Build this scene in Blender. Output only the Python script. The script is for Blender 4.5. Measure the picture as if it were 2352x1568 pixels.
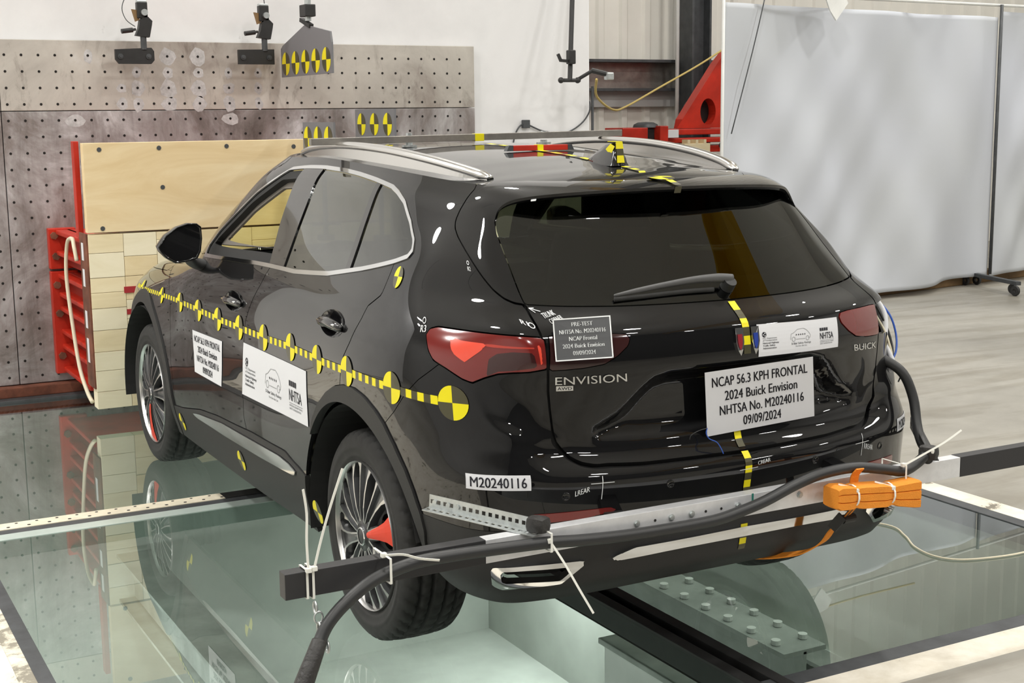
import bpy, bmesh, math, random
import numpy as np
from mathutils import Vector, Matrix
for o in list(bpy.data.objects): bpy.data.objects.remove(o)
scene = bpy.context.scene
COL = scene.collection
random.seed(7); np.random.seed(7)
# ---------------------------------------------------------------- camera
CAM_POS = Vector((-2.5251, -4.1192, 1.7151)); YAW, PITCH, ROLL, FPX = .4969, -.1623, -.0114, 3162.857
def make_camera():
    d = Vector((math.sin(YAW)*math.cos(PITCH), math.cos(YAW)*math.cos(PITCH), math.sin(PITCH)))
    r = d.cross(Vector((0,0,1))).normalized(); u = r.cross(d)
    c, s = math.cos(ROLL), math.sin(ROLL)
    r2, u2 = c*r+s*u, -s*r+c*u
    cam = bpy.data.cameras.new('camera'); cam.sensor_width = 36; cam.sensor_fit = 'HORIZONTAL'
    cam.lens = FPX/2352*36; cam.clip_end = 100
    ob = bpy.data.objects.new('camera', cam); COL.objects.link(ob)
    m = Matrix.Identity(4)
    for i in range(3): m[i][0], m[i][1], m[i][2], m[i][3] = r2[i], u2[i], -d[i], CAM_POS[i]
    ob.matrix_world = m; scene.camera = ob
make_camera()
# ---------------------------------------------------------------- world, lamps, exposure
world = bpy.data.worlds.new('world'); scene.world = world; world.use_nodes = True
world.node_tree.nodes['Background'].inputs[0].default_value = (.75, .8, .85, 1)
world.node_tree.nodes['Background'].inputs[1].default_value = .25
scene.view_settings.view_transform = 'Standard'; scene.view_settings.look = 'None'
scene.view_settings.exposure = .12; scene.view_settings.gamma = 1; scene.view_settings.use_curve_mapping = False
CEIL = 8.2
LAMPS = [(x, y) for y in (-11, -7, -3, 1, 5) for x in (-7.5, -3, 1.5, 6, 10.5)]
LAMP_W = 100; ADDED_FLOOD_W = 230
def area_light(name, loc, rot, sx, sy, power, color=(1,1,1), shape='RECTANGLE'):
    l = bpy.data.lights.new(name, 'AREA'); l.shape = shape; l.size = sx; l.size_y = sy; l.energy = power; l.color = color
    o = bpy.data.objects.new(name, l); COL.objects.link(o); o.location = loc; o.rotation_euler = rot; return o
# ---------------------------------------------------------------- helpers
def tag(o, label=None, cat=None, group=None, kind=None):
    if label: o['label'] = label
    if cat: o['category'] = cat
    if group: o['group'] = group
    if kind: o['kind'] = kind
    return o
def empty(name, loc=(0,0,0), label=None, cat=None, group=None, kind=None):
    o = bpy.data.objects.new(name, None); COL.objects.link(o); o.location = loc; o.empty_display_size = .1
    return tag(o, label, cat, group, kind)
def raw(name, V, F, mats, parent=None, smooth=False, mi=None, normals=None, loc=None):
    me = bpy.data.meshes.new(name)
    V = np.asarray(V, np.float32)
    if isinstance(F, np.ndarray):
        me.vertices.add(len(V)); me.vertices.foreach_set('co', V.ravel())
        k = F.shape[1]; me.loops.add(F.size); me.loops.foreach_set('vertex_index', F.astype(np.int32).ravel())
        me.polygons.add(len(F)); me.polygons.foreach_set('loop_start', np.arange(0, F.size, k, dtype=np.int32))
        me.update(calc_edges=True)
    else:
        me.from_pydata([tuple(map(float, v)) for v in V], [], [tuple(map(int, f)) for f in F]); me.update()
    if not isinstance(mats, (list, tuple)): mats = [mats]
    for m in mats: me.materials.append(M[m] if isinstance(m, str) else m)
    if mi is not None: me.polygons.foreach_set('material_index', np.asarray(mi, np.int32))
    if smooth: me.polygons.foreach_set('use_smooth', np.ones(len(me.polygons), bool))
    me.validate(clean_customdata=False)
    if normals is not None and len(me.vertices) == len(normals):
        me.normals_split_custom_set_from_vertices([tuple(n) for n in np.asarray(normals, float)])
    ob = bpy.data.objects.new(name, me); COL.objects.link(ob)
    if parent: ob.parent = parent
    if loc is not None: ob.location = loc
    return ob
class MB:
    """collects shapes into one mesh"""
    def __init__(s): s.v = []; s.f = []; s.m = []; s.cur = 0
    def add(s, V, F, m=None):
        n = len(s.v); s.v += [tuple(map(float, p)) for p in V]; s.f += [tuple(int(i)+n for i in f) for f in F]
        s.m += [s.cur if m is None else m]*len(F); return s
    def box(s, a, b, bev=0, m=None, rot=None, piv=None):
        (x0,y0,z0), (x1,y1,z1) = a, b
        bm = bmesh.new(); bmesh.ops.create_cube(bm, size=1)
        for v in bm.verts: v.co = Vector(((x0+x1)/2+v.co.x*(x1-x0), (y0+y1)/2+v.co.y*(y1-y0), (z0+z1)/2+v.co.z*(z1-z0)))
        if bev: bmesh.ops.bevel(bm, geom=list(bm.edges), offset=bev, segments=2, affect='EDGES', profile=.6)
        if rot is not None:
            p = Vector(piv) if piv is not None else Vector(((x0+x1)/2, (y0+y1)/2, (z0+z1)/2))
            for v in bm.verts: v.co = p+rot @ (v.co-p)
        bm.verts.index_update(); s.add([v.co[:] for v in bm.verts], [[v.index for v in f.verts] for f in bm.faces], m); bm.free(); return s
    def bar(s, p, q, w, h, up=(0,0,1), m=None, bev=0):
        """rectangular bar from p to q, width w across, height h along up"""
        p, q = Vector(p), Vector(q); d = (q-p); L = d.length; d.normalize(); up = Vector(up)
        r = d.cross(up).normalized(); u = r.cross(d).normalized()
        R = Matrix((r, d, u)).transposed(); c = (p+q)/2
        t = MB(); t.box((-w/2,-L/2,-h/2), (w/2,L/2,h/2), bev)
        return s.add([(c+R @ Vector(v))[:] for v in t.v], t.f, m)
    def cyl(s, p, q, r0, r1=None, n=16, m=None, cap=True):
        r1 = r0 if r1 is None else r1; p, q = Vector(p), Vector(q); d = (q-p).normalized()
        a = d.orthogonal().normalized(); b = d.cross(a); V = []; F = []
        for k in range(n):
            t = 2*math.pi*k/n; e = a*math.cos(t)+b*math.sin(t); V += [(p+e*r0)[:], (q+e*r1)[:]]
        for k in range(n): j = (k+1) % n; F.append((2*k, 2*j, 2*j+1, 2*k+1))
        if cap: F += [tuple(2*k for k in range(n))[::-1], tuple(2*k+1 for k in range(n))]
        return s.add(V, F, m)
    def tube(s, pts, r, n=10, m=None, cap=True, sub=0, flat=None):
        P = [Vector(p) for p in pts]
        if sub: P = catmull(P, sub)
        R = r if isinstance(r, (list, tuple)) else [r]*len(P)
        if len(R) != len(P):
            q = np.array([t if isinstance(t, tuple) else (t, t) for t in R], float); xs = np.linspace(0,1,len(P)); xo = np.linspace(0,1,len(q))
            R = [(float(e), float(f)) for e, f in zip(np.interp(xs, xo, q[:,0]), np.interp(xs, xo, q[:,1]))]
        V = []; F = []; a = None
        for i, p in enumerate(P):
            d = (P[min(i+1, len(P)-1)]-P[max(i-1, 0)]).normalized()
            a = (d.orthogonal() if a is None else a-d*a.dot(d))
            if flat is not None: a = Vector(flat)-d*Vector(flat).dot(d)
            a = a.normalized(); b = d.cross(a)
            for k in range(n):
                t = 2*math.pi*k/n; rr = R[i]
                V.append((p+a*(math.cos(t)*(rr if not isinstance(rr, tuple) else rr[0]))+b*(math.sin(t)*(rr if not isinstance(rr, tuple) else rr[1])))[:])
        for i in range(len(P)-1):
            for k in range(n): j = (k+1) % n; F.append((i*n+k, i*n+j, (i+1)*n+j, (i+1)*n+k))
        if cap: F += [tuple(range(n))[::-1], tuple((len(P)-1)*n+k for k in range(n))]
        return s.add(V, F, m)
    def ribbon(s, pts, w, side, th=.0015, m=None, sub=0):
        """flat strap along pts, width w along 'side', thickness th"""
        P = [Vector(p) for p in pts]
        if sub: P = catmull(P, sub)
        V = []; F = []
        for i, p in enumerate(P):
            d = (P[min(i+1, len(P)-1)]-P[max(i-1, 0)]).normalized()
            sd = Vector(side[i*len(side)//len(P)] if isinstance(side, list) else side); sd = (sd-d*sd.dot(d)).normalized(); n_ = d.cross(sd)
            for a, b in ((-1,-1), (1,-1), (1,1), (-1,1)): V.append((p+sd*(a*w/2)+n_*(b*th/2))[:])
        for i in range(len(P)-1):
            for k in range(4): j = (k+1) % 4; F.append((i*4+k, i*4+j, (i+1)*4+j, (i+1)*4+k))
        F += [(3,2,1,0), tuple((len(P)-1)*4+k for k in range(4))]
        return s.add(V, F, m)
    def prism(s, poly, axis, a, b, m=None):
        """extrude a 2-D polygon along an axis ('x','y','z') from a to b"""
        n = len(poly); V = []
        for t in (a, b):
            for p, q in poly: V.append({'x': (t,p,q), 'y': (p,t,q), 'z': (p,q,t)}[axis])
        F = [tuple(range(n)), tuple(range(2*n-1, n-1, -1))]+[(k, n+k, n+(k+1) % n, (k+1) % n) for k in range(n)]
        return s.add(V, F, m)
    def disc(s, c, nrm, r, n=20, m=None, ry=None, upv=None):
        c = Vector(c); nn = Vector(nrm).normalized(); a = (Vector(upv)-nn*nn.dot(Vector(upv))).normalized() if upv else nn.orthogonal().normalized(); b = nn.cross(a)
        V = [(c+a*(r*math.cos(2*math.pi*k/n))+b*((ry or r)*math.sin(2*math.pi*k/n)))[:] for k in range(n)]
        return s.add(V, [tuple(range(n))], m)
    def sphere(s, c, r, nu=14, nv=8, m=None, sc=(1,1,1)):
        V = []; F = []
        for i in range(nv+1):
            t = math.pi*i/nv
            for k in range(nu):
                p = 2*math.pi*k/nu; V.append((c[0]+sc[0]*r*math.sin(t)*math.cos(p), c[1]+sc[1]*r*math.sin(t)*math.sin(p), c[2]+sc[2]*r*math.cos(t)))
        for i in range(nv):
            for k in range(nu): j = (k+1) % nu; F.append((i*nu+k, (i+1)*nu+k, (i+1)*nu+j, i*nu+j))
        return s.add(V, F, m)
    def lathe(s, prof, n=48, axis='x', c=(0,0,0), m=None, closed=False):
        """prof: list of (axial, radius)"""
        V = []; F = []; k = len(prof)
        for i in range(n):
            t = 2*math.pi*i/n
            for a, r in prof:
                p = {'x': (a, r*math.cos(t), r*math.sin(t)), 'z': (r*math.cos(t), r*math.sin(t), a), 'y': (r*math.cos(t), a, r*math.sin(t))}[axis]
                V.append((c[0]+p[0], c[1]+p[1], c[2]+p[2]))
        for i in range(n):
            j = (i+1) % n
            for q in range(k if closed else k-1): q2 = (q+1) % k; F.append((i*k+q, j*k+q, j*k+q2, i*k+q2))
        return s.add(V, F, m)
    def build(s, name, mats, parent=None, smooth=False, auto=None, loc=None):
        o = raw(name, s.v, s.f, mats, parent, smooth or auto is not None, s.m, loc=loc)
        bm = bmesh.new(); bm.from_mesh(o.data)
        bmesh.ops.recalc_face_normals(bm, faces=bm.faces)
        if auto is not None:
            for e in bm.edges:
                if len(e.link_faces) == 2 and e.calc_face_angle(0) > math.radians(auto): e.smooth = False
        bm.to_mesh(o.data); bm.free()
        return o
def catmull(P, n):
    out = []
    for i in range(len(P)-1):
        p0, p1, p2, p3 = P[max(i-1,0)], P[i], P[i+1], P[min(i+2, len(P)-1)]
        for k in range(n):
            t = k/n; out.append(.5*((2*p1)+(p2-p0)*t+(2*p0-5*p1+4*p2-p3)*t*t+(3*p1-p0-3*p2+p3)*t**3))
    return out+[P[-1]]
def copy_tree(o, parent=None):
    c = o.copy(); COL.objects.link(c); c.parent = parent
    for ch in list(o.children): copy_tree(ch, c)
    return c
# ---------------------------------------------------------------- materials
M = {}
def newmat(name):
    m = bpy.data.materials.new(name); m.use_nodes = True; M[name] = m
    nt = m.node_tree; return m, nt, nt.nodes['Principled BSDF']
def setin(b, **k):
    names = dict(color='Base Color', rough='Roughness', metal='Metallic', coat='Coat Weight', coatr='Coat Roughness', spec='Specular IOR Level', ior='IOR', alpha='Alpha', trans='Transmission Weight', sheen='Sheen Weight')
    for a, v in k.items():
        b.inputs[names[a]].default_value = (*v, 1) if isinstance(v, tuple) else v
def noise(nt, scale, detail=4, rough=.6, dist=0, coord='Object', stretch=None):
    tc = nt.nodes.new('ShaderNodeTexCoord'); n = nt.nodes.new('ShaderNodeTexNoise')
    n.inputs['Scale'].default_value = scale; n.inputs['Detail'].default_value = detail; n.inputs['Roughness'].default_value = rough; n.inputs['Distortion'].default_value = dist
    if stretch:
        mp = nt.nodes.new('ShaderNodeMapping'); mp.inputs['Scale'].default_value = stretch
        nt.links.new(tc.outputs[coord], mp.inputs[0]); nt.links.new(mp.outputs[0], n.inputs['Vector'])
    else: nt.links.new(tc.outputs[coord], n.inputs['Vector'])
    return n
def ramp(nt, src, stops):
    r = nt.nodes.new('ShaderNodeValToRGB'); el = r.color_ramp.elements
    while len(el) < len(stops): el.new(.5)
    for e, (p, c) in zip(el, stops): e.position = p; e.color = (*c, 1)
    nt.links.new(src, r.inputs[0]); return r
def mixc(nt, fac, a, b, mode='MIX'):
    n = nt.nodes.new('ShaderNodeMix'); n.data_type = 'RGBA'; n.blend_type = mode
    if isinstance(fac, float): n.inputs[0].default_value = fac
    else: nt.links.new(fac, n.inputs[0])
    for sock, v in ((n.inputs[6], a), (n.inputs[7], b)):
        if isinstance(v, tuple): sock.default_value = (*v, 1)
        else: nt.links.new(v, sock)
    return n.outputs[2]
def bump(nt, b, src, strength=.2, dist=.01):
    n = nt.nodes.new('ShaderNodeBump'); n.inputs['Strength'].default_value = strength; n.inputs['Distance'].default_value = dist
    nt.links.new(src, n.inputs['Height']); nt.links.new(n.outputs[0], b.inputs['Normal'])
def plain(name, color, rough=.5, metal=0, var=.0, vscale=8, bmp=0, bscale=60, **k):
    m, nt, b = newmat(name); setin(b, color=color, rough=rough, metal=metal, **k)
    if var:
        n = noise(nt, vscale, 5)
        lo = tuple(c*(1-var) for c in color); hi = tuple(min(1, c*(1+var)) for c in color)
        r = ramp(nt, n.outputs[0], [(.3, lo), (.7, hi)]); nt.links.new(r.outputs[0], b.inputs['Base Color'])
    if bmp: bump(nt, b, noise(nt, bscale, 3).outputs[0], bmp, .004)
    return m
def thin_glass(name, tint, ior=1.5, gain=1.7, rough=0.0):
    m = bpy.data.materials.new(name); m.use_nodes = True; M[name] = m; nt = m.node_tree; nt.nodes.clear()
    out = nt.nodes.new('ShaderNodeOutputMaterial'); mx = nt.nodes.new('ShaderNodeMixShader')
    tr = nt.nodes.new('ShaderNodeBsdfTransparent'); gl = nt.nodes.new('ShaderNodeBsdfGlossy'); ge = nt.nodes.new('ShaderNodeNewGeometry')
    tr.inputs[0].default_value = (*tint, 1); gl.inputs['Roughness'].default_value = rough; gl.inputs[0].default_value = (.95,.97,.96,1)
    dt = nt.nodes.new('ShaderNodeVectorMath'); dt.operation = 'DOT_PRODUCT'; nt.links.new(ge.outputs['Incoming'], dt.inputs[0]); nt.links.new(ge.outputs['Normal'], dt.inputs[1])
    def mth(op, a, b=None, clamp=False):
        n = nt.nodes.new('ShaderNodeMath'); n.operation = op; n.use_clamp = clamp
        for k, v in enumerate((a, b)):
            if v is None: continue
            if isinstance(v, (int, float)): n.inputs[k].default_value = v
            else: nt.links.new(v, n.inputs[k])
        return n.outputs[0]
    r0 = ((ior-1)/(ior+1))**2                      # two-sided Schlick reflectance of a pane
    f = mth('POWER', mth('SUBTRACT', 1., mth('ABSOLUTE', dt.outputs['Value'])), 5.); f = mth('MULTIPLY_ADD', f, 1-r0); f.node.inputs[2].default_value = r0
    f = mth('MULTIPLY', f, gain, True); nt.links.new(f, mx.inputs[0])
    nt.links.new(tr.outputs[0], mx.inputs[1]); nt.links.new(gl.outputs[0], mx.inputs[2]); nt.links.new(mx.outputs[0], out.inputs[0])
    return m
def make_materials():
    plain('paint', (.0035,.0036,.0042), .4, coat=1.0, coatr=.012, spec=.05)
    thin_glass('privacy', (.05,.055,.05), 1.52, 1.9)
    thin_glass('clear_glass', (.74,.80,.50), 1.5, 1.2)
    thin_glass('windscreen', (.93,.94,.62), 1.45, .8)
    thin_glass('floor_glass', (.74,.82,.78), 1.5, 1.7, .0)
    plain('gloss_black', (.008,.008,.009), .08, coat=.6, coatr=.03)
    plain('plastic', (.017,.017,.017), .55, bmp=.15, bscale=400)
    plain('inner', (.012,.012,.012), .8)
    plain('chrome', (.78,.79,.80), .08, 1.0)
    plain('satin', (.72,.71,.69), .22, 1.0)
    plain('alloy', (.62,.62,.61), .28, 1.0)
    plain('alloy_dark', (.07,.072,.074), .35, .6); plain('alloy_grey', (.22,.225,.23), .3, .85); plain('wiper_grey', (.085,.085,.085), .45)
    plain('rubber', (.020,.020,.019), .75, var=.25, vscale=20)
    plain('lamp_red', (.16,.012,.010), .12, coat=1, coatr=.02)
    plain('lamp_bright', (.75,.07,.035), .25, coat=1, coatr=.03)
    plain('lamp_mid', (.42,.035,.02), .2, coat=1, coatr=.02); plain('lamp_dark', (.035,.008,.008), .12, coat=1, coatr=.02)
    plain('red_tape', (.68,.05,.02), .55)
    plain('paper', (.72,.73,.76), .6)
    plain('ink', (.012,.012,.02), .6)
    plain('ink_grey', (.30,.31,.32), .6)
    plain('sign_dark', (.045,.047,.05), .5)
    plain('white_mark', (.72,.74,.74), .6)
    plain('yellow', (.80,.70,.0), .45)
    plain('tape_dark', (.055,.05,.018), .4, coat=.3)
    plain('grey_board', (.17,.17,.18), .55)
    plain('orange', (.80,.27,.02), .8, var=.07, vscale=14, bmp=.5, bscale=300)
    plain('orange_dark', (.28,.08,.015), .8)
    plain('zip', (.80,.80,.74), .4)
    plain('cable_black', (.022,.023,.024), .42)
    plain('cloth_tape', (.022,.021,.020), .5, bmp=.9, bscale=45)
    plain('blue', (.03,.10,.45), .4); plain('cream', (.70,.64,.48), .5); plain('bluemark', (.02,.05,.30), .3); plain('redmark', (.25,.02,.03), .3)
    plain('steel_bar', (.36,.34,.31), .38, .8, var=.2, vscale=12)
    plain('galv', (.55,.58,.58), .38, .85, var=.12, vscale=60)
    plain('aluminium', (.80,.81,.83), .42, .55, var=.08, vscale=25)
    plain('black_tape', (.024,.024,.026), .5)
    plain('seat', (.03,.03,.03), .7)
    plain('red_paint', (.50,.025,.010), .38, var=.22, vscale=6)
    plain('red_dark', (.30,.02,.01), .5)
    plain('rust', (.16,.055,.03), .8, var=.5, vscale=9)
    plain('dark_steel', (.07,.075,.08), .5, .3, var=.25, vscale=10)
    plain('black_steel', (.018,.018,.018), .5, var=.3, vscale=12)
    plain('hole', (.012,.010,.009), .9)
    plain('pit_paint', (.48,.50,.47), .7, var=.12, vscale=2)
    plain('pit_beam', (.34,.36,.34), .6, var=.2, vscale=4)
    plain('white_frame', (.75,.76,.74), .55, var=.06, vscale=5)
    plain('yellow_steel', (.62,.36,.01), .5)
    plain('lamp_body', (.3,.3,.3), .5)
    plain('brown_board', (.20,.12,.05), .7, var=.3, vscale=3)
    plain('skin_wood', (.60,.42,.22), .6)
    # white block wall with scuffs
    m, nt, b = newmat('white_wall'); setin(b, rough=.7)
    n1 = noise(nt, 1.3, 6, .6); n2 = noise(nt, 9, 8, .75)
    c1 = ramp(nt, n1.outputs[0], [(.35, (.74,.74,.75)), (.6, (.83,.83,.84))]); c2 = ramp(nt, n2.outputs[0], [(.28, (.45,.44,.42)), (.33, (1,1,1))])
    nt.links.new(mixc(nt, .35, c1.outputs[0], c2.outputs[0], 'MULTIPLY'), b.inputs['Base Color']); bump(nt, b, n2.outputs[0], .08)
    plain('hall_wall', (.55,.55,.54), .8, var=.06, vscale=1)
    plain('hall_dark', (.07,.07,.07), .8, var=.2, vscale=.6)
    plain('hall_roof', (.80,.79,.76), .9)
    plain('cladding_wall', (.78,.76,.70), .55, var=.05, vscale=1.5)
    # concrete floor
    m, nt, b = newmat('concrete'); setin(b, rough=.42, spec=.4)
    n1 = noise(nt, .55, 6, .62, .6); n2 = noise(nt, 6, 8, .7); n3 = noise(nt, 1.2, 5, .6, 1.2, stretch=(.35, 2.4, 1))
    c1 = ramp(nt, n1.outputs[0], [(.3, (.27,.255,.22)), (.55, (.36,.345,.305)), (.75, (.42,.405,.365))])
    c2 = ramp(nt, n2.outputs[0], [(.35, (.78,.77,.75)), (.6, (1,1,1))]); c3 = ramp(nt, n3.outputs[0], [(.35, (.70,.67,.61)), (.52, (1,1,1))])
    cc = mixc(nt, .5, c1.outputs[0], c2.outputs[0], 'MULTIPLY'); cc = mixc(nt, .7, cc, c3.outputs[0], 'MULTIPLY')
    nt.links.new(cc, b.inputs['Base Color']); r = ramp(nt, n1.outputs[0], [(.3, (.30,)*3), (.7, (.5,)*3)]); nt.links.new(r.outputs[0], b.inputs['Roughness'])
    # worn white floor paint
    m, nt, b = newmat('worn_white'); setin(b, rough=.6)
    n1 = noise(nt, 5, 10, .72, .3, stretch=(1,1,1)); c1 = ramp(nt, n1.outputs[0], [(.385, (.20,.18,.14)), (.41, (.68,.63,.52)), (.6, (.80,.76,.66))])
    nt.links.new(c1.outputs[0], b.inputs['Base Color'])
    m, nt, b = newmat('worn_tan'); setin(b, rough=.6)
    n1 = noise(nt, 7, 10, .75, .3); c1 = ramp(nt, n1.outputs[0], [(.46, (.26,.24,.19)), (.52, (.62,.58,.47)), (.6, (.75,.71,.6))])
    nt.links.new(c1.outputs[0], b.inputs['Base Color'])
    plain('strip_white', (.70,.64,.50), .55, var=.12, vscale=14)
    plain('strip_pale', (.50,.58,.54), .3, .2, var=.08, vscale=6)
    # dirty load-cell wall plate
    m, nt, b = newmat('wall_plate'); setin(b, rough=.55, metal=.25)
    n1 = noise(nt, 1.6, 8, .65, .4); n2 = noise(nt, 7, 8, .72, .5, stretch=(1,1,.35)); n3 = noise(nt, .7, 4, .5)
    c1 = ramp(nt, n1.outputs[0], [(.28, (.30,.26,.23)), (.46, (.47,.44,.40)), (.62, (.57,.54,.49)), (.75, (.66,.65,.62))])
    c2 = ramp(nt, n2.outputs[0], [(.30, (.42,.38,.36)), (.46, (1,1,1)), (.66, (1,1,1)), (.74, (1.25,1.25,1.28))])
    nt.links.new(mixc(nt, .75, c1.outputs[0], c2.outputs[0], 'MULTIPLY'), b.inputs['Base Color'])
    m, nt, b = newmat('wall_plate_low'); setin(b, rough=.5, metal=.25)
    n1 = noise(nt, 1.9, 9, .68, .7); n2 = noise(nt, 4.5, 8, .72, .5, stretch=(1.4,1,.22)); 
    c1 = ramp(nt, n1.outputs[0], [(.30, (.12,.10,.09)), (.44, (.25,.22,.21)), (.56, (.40,.38,.38)), (.68, (.66,.66,.67))])
    c2 = ramp(nt, n2.outputs[0], [(.32, (.5,.47,.46)), (.5, (1,1,1)), (.68, (1.3,1.3,1.35))])
    nt.links.new(mixc(nt, .7, c1.outputs[0], c2.outputs[0], 'MULTIPLY'), b.inputs['Base Color'])
    # plywood: long soft grain along x
    for nm, a, c_, d, st in (('plywood', (.66,.49,.26), (.80,.66,.42), (.74,.58,.34), (.9,3,4.5)), ('block_a', (.72,.61,.38), (.81,.71,.48), (.77,.66,.43), (2,6,9)), ('block_b', (.67,.54,.30), (.78,.66,.42), (.73,.60,.36), (2,6,9)), ('block_c', (.78,.70,.50), (.84,.77,.58), (.81,.74,.54), (2,6,9))):
        m, nt, b = newmat(nm); setin(b, rough=.62)
        n1 = noise(nt, 1.1, 7, .6, 1.6, stretch=st); n2 = noise(nt, 3.3, 2, .5, .2, stretch=(1,1,2))
        c1 = ramp(nt, n1.outputs[0], [(.3, a), (.5, d), (.68, c_)]); c2 = ramp(nt, n2.outputs[0], [(.22, (.45,.36,.28)), (.27, (1,1,1))])
        nt.links.new(mixc(nt, .8, c1.outputs[0], c2.outputs[0], 'MULTIPLY'), b.inputs['Base Color'])
    # curtain cloth: translucent grey sheet
    m, nt, b = newmat('curtain'); setin(b, color=(.58,.61,.67), rough=.85)
    n1 = noise(nt, .6, 3, .5); c1 = ramp(nt, n1.outputs[0], [(.3, (.55,.575,.60)), (.7, (.60,.63,.70))]); nt.links.new(c1.outputs[0], b.inputs['Base Color'])
make_materials()
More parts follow.
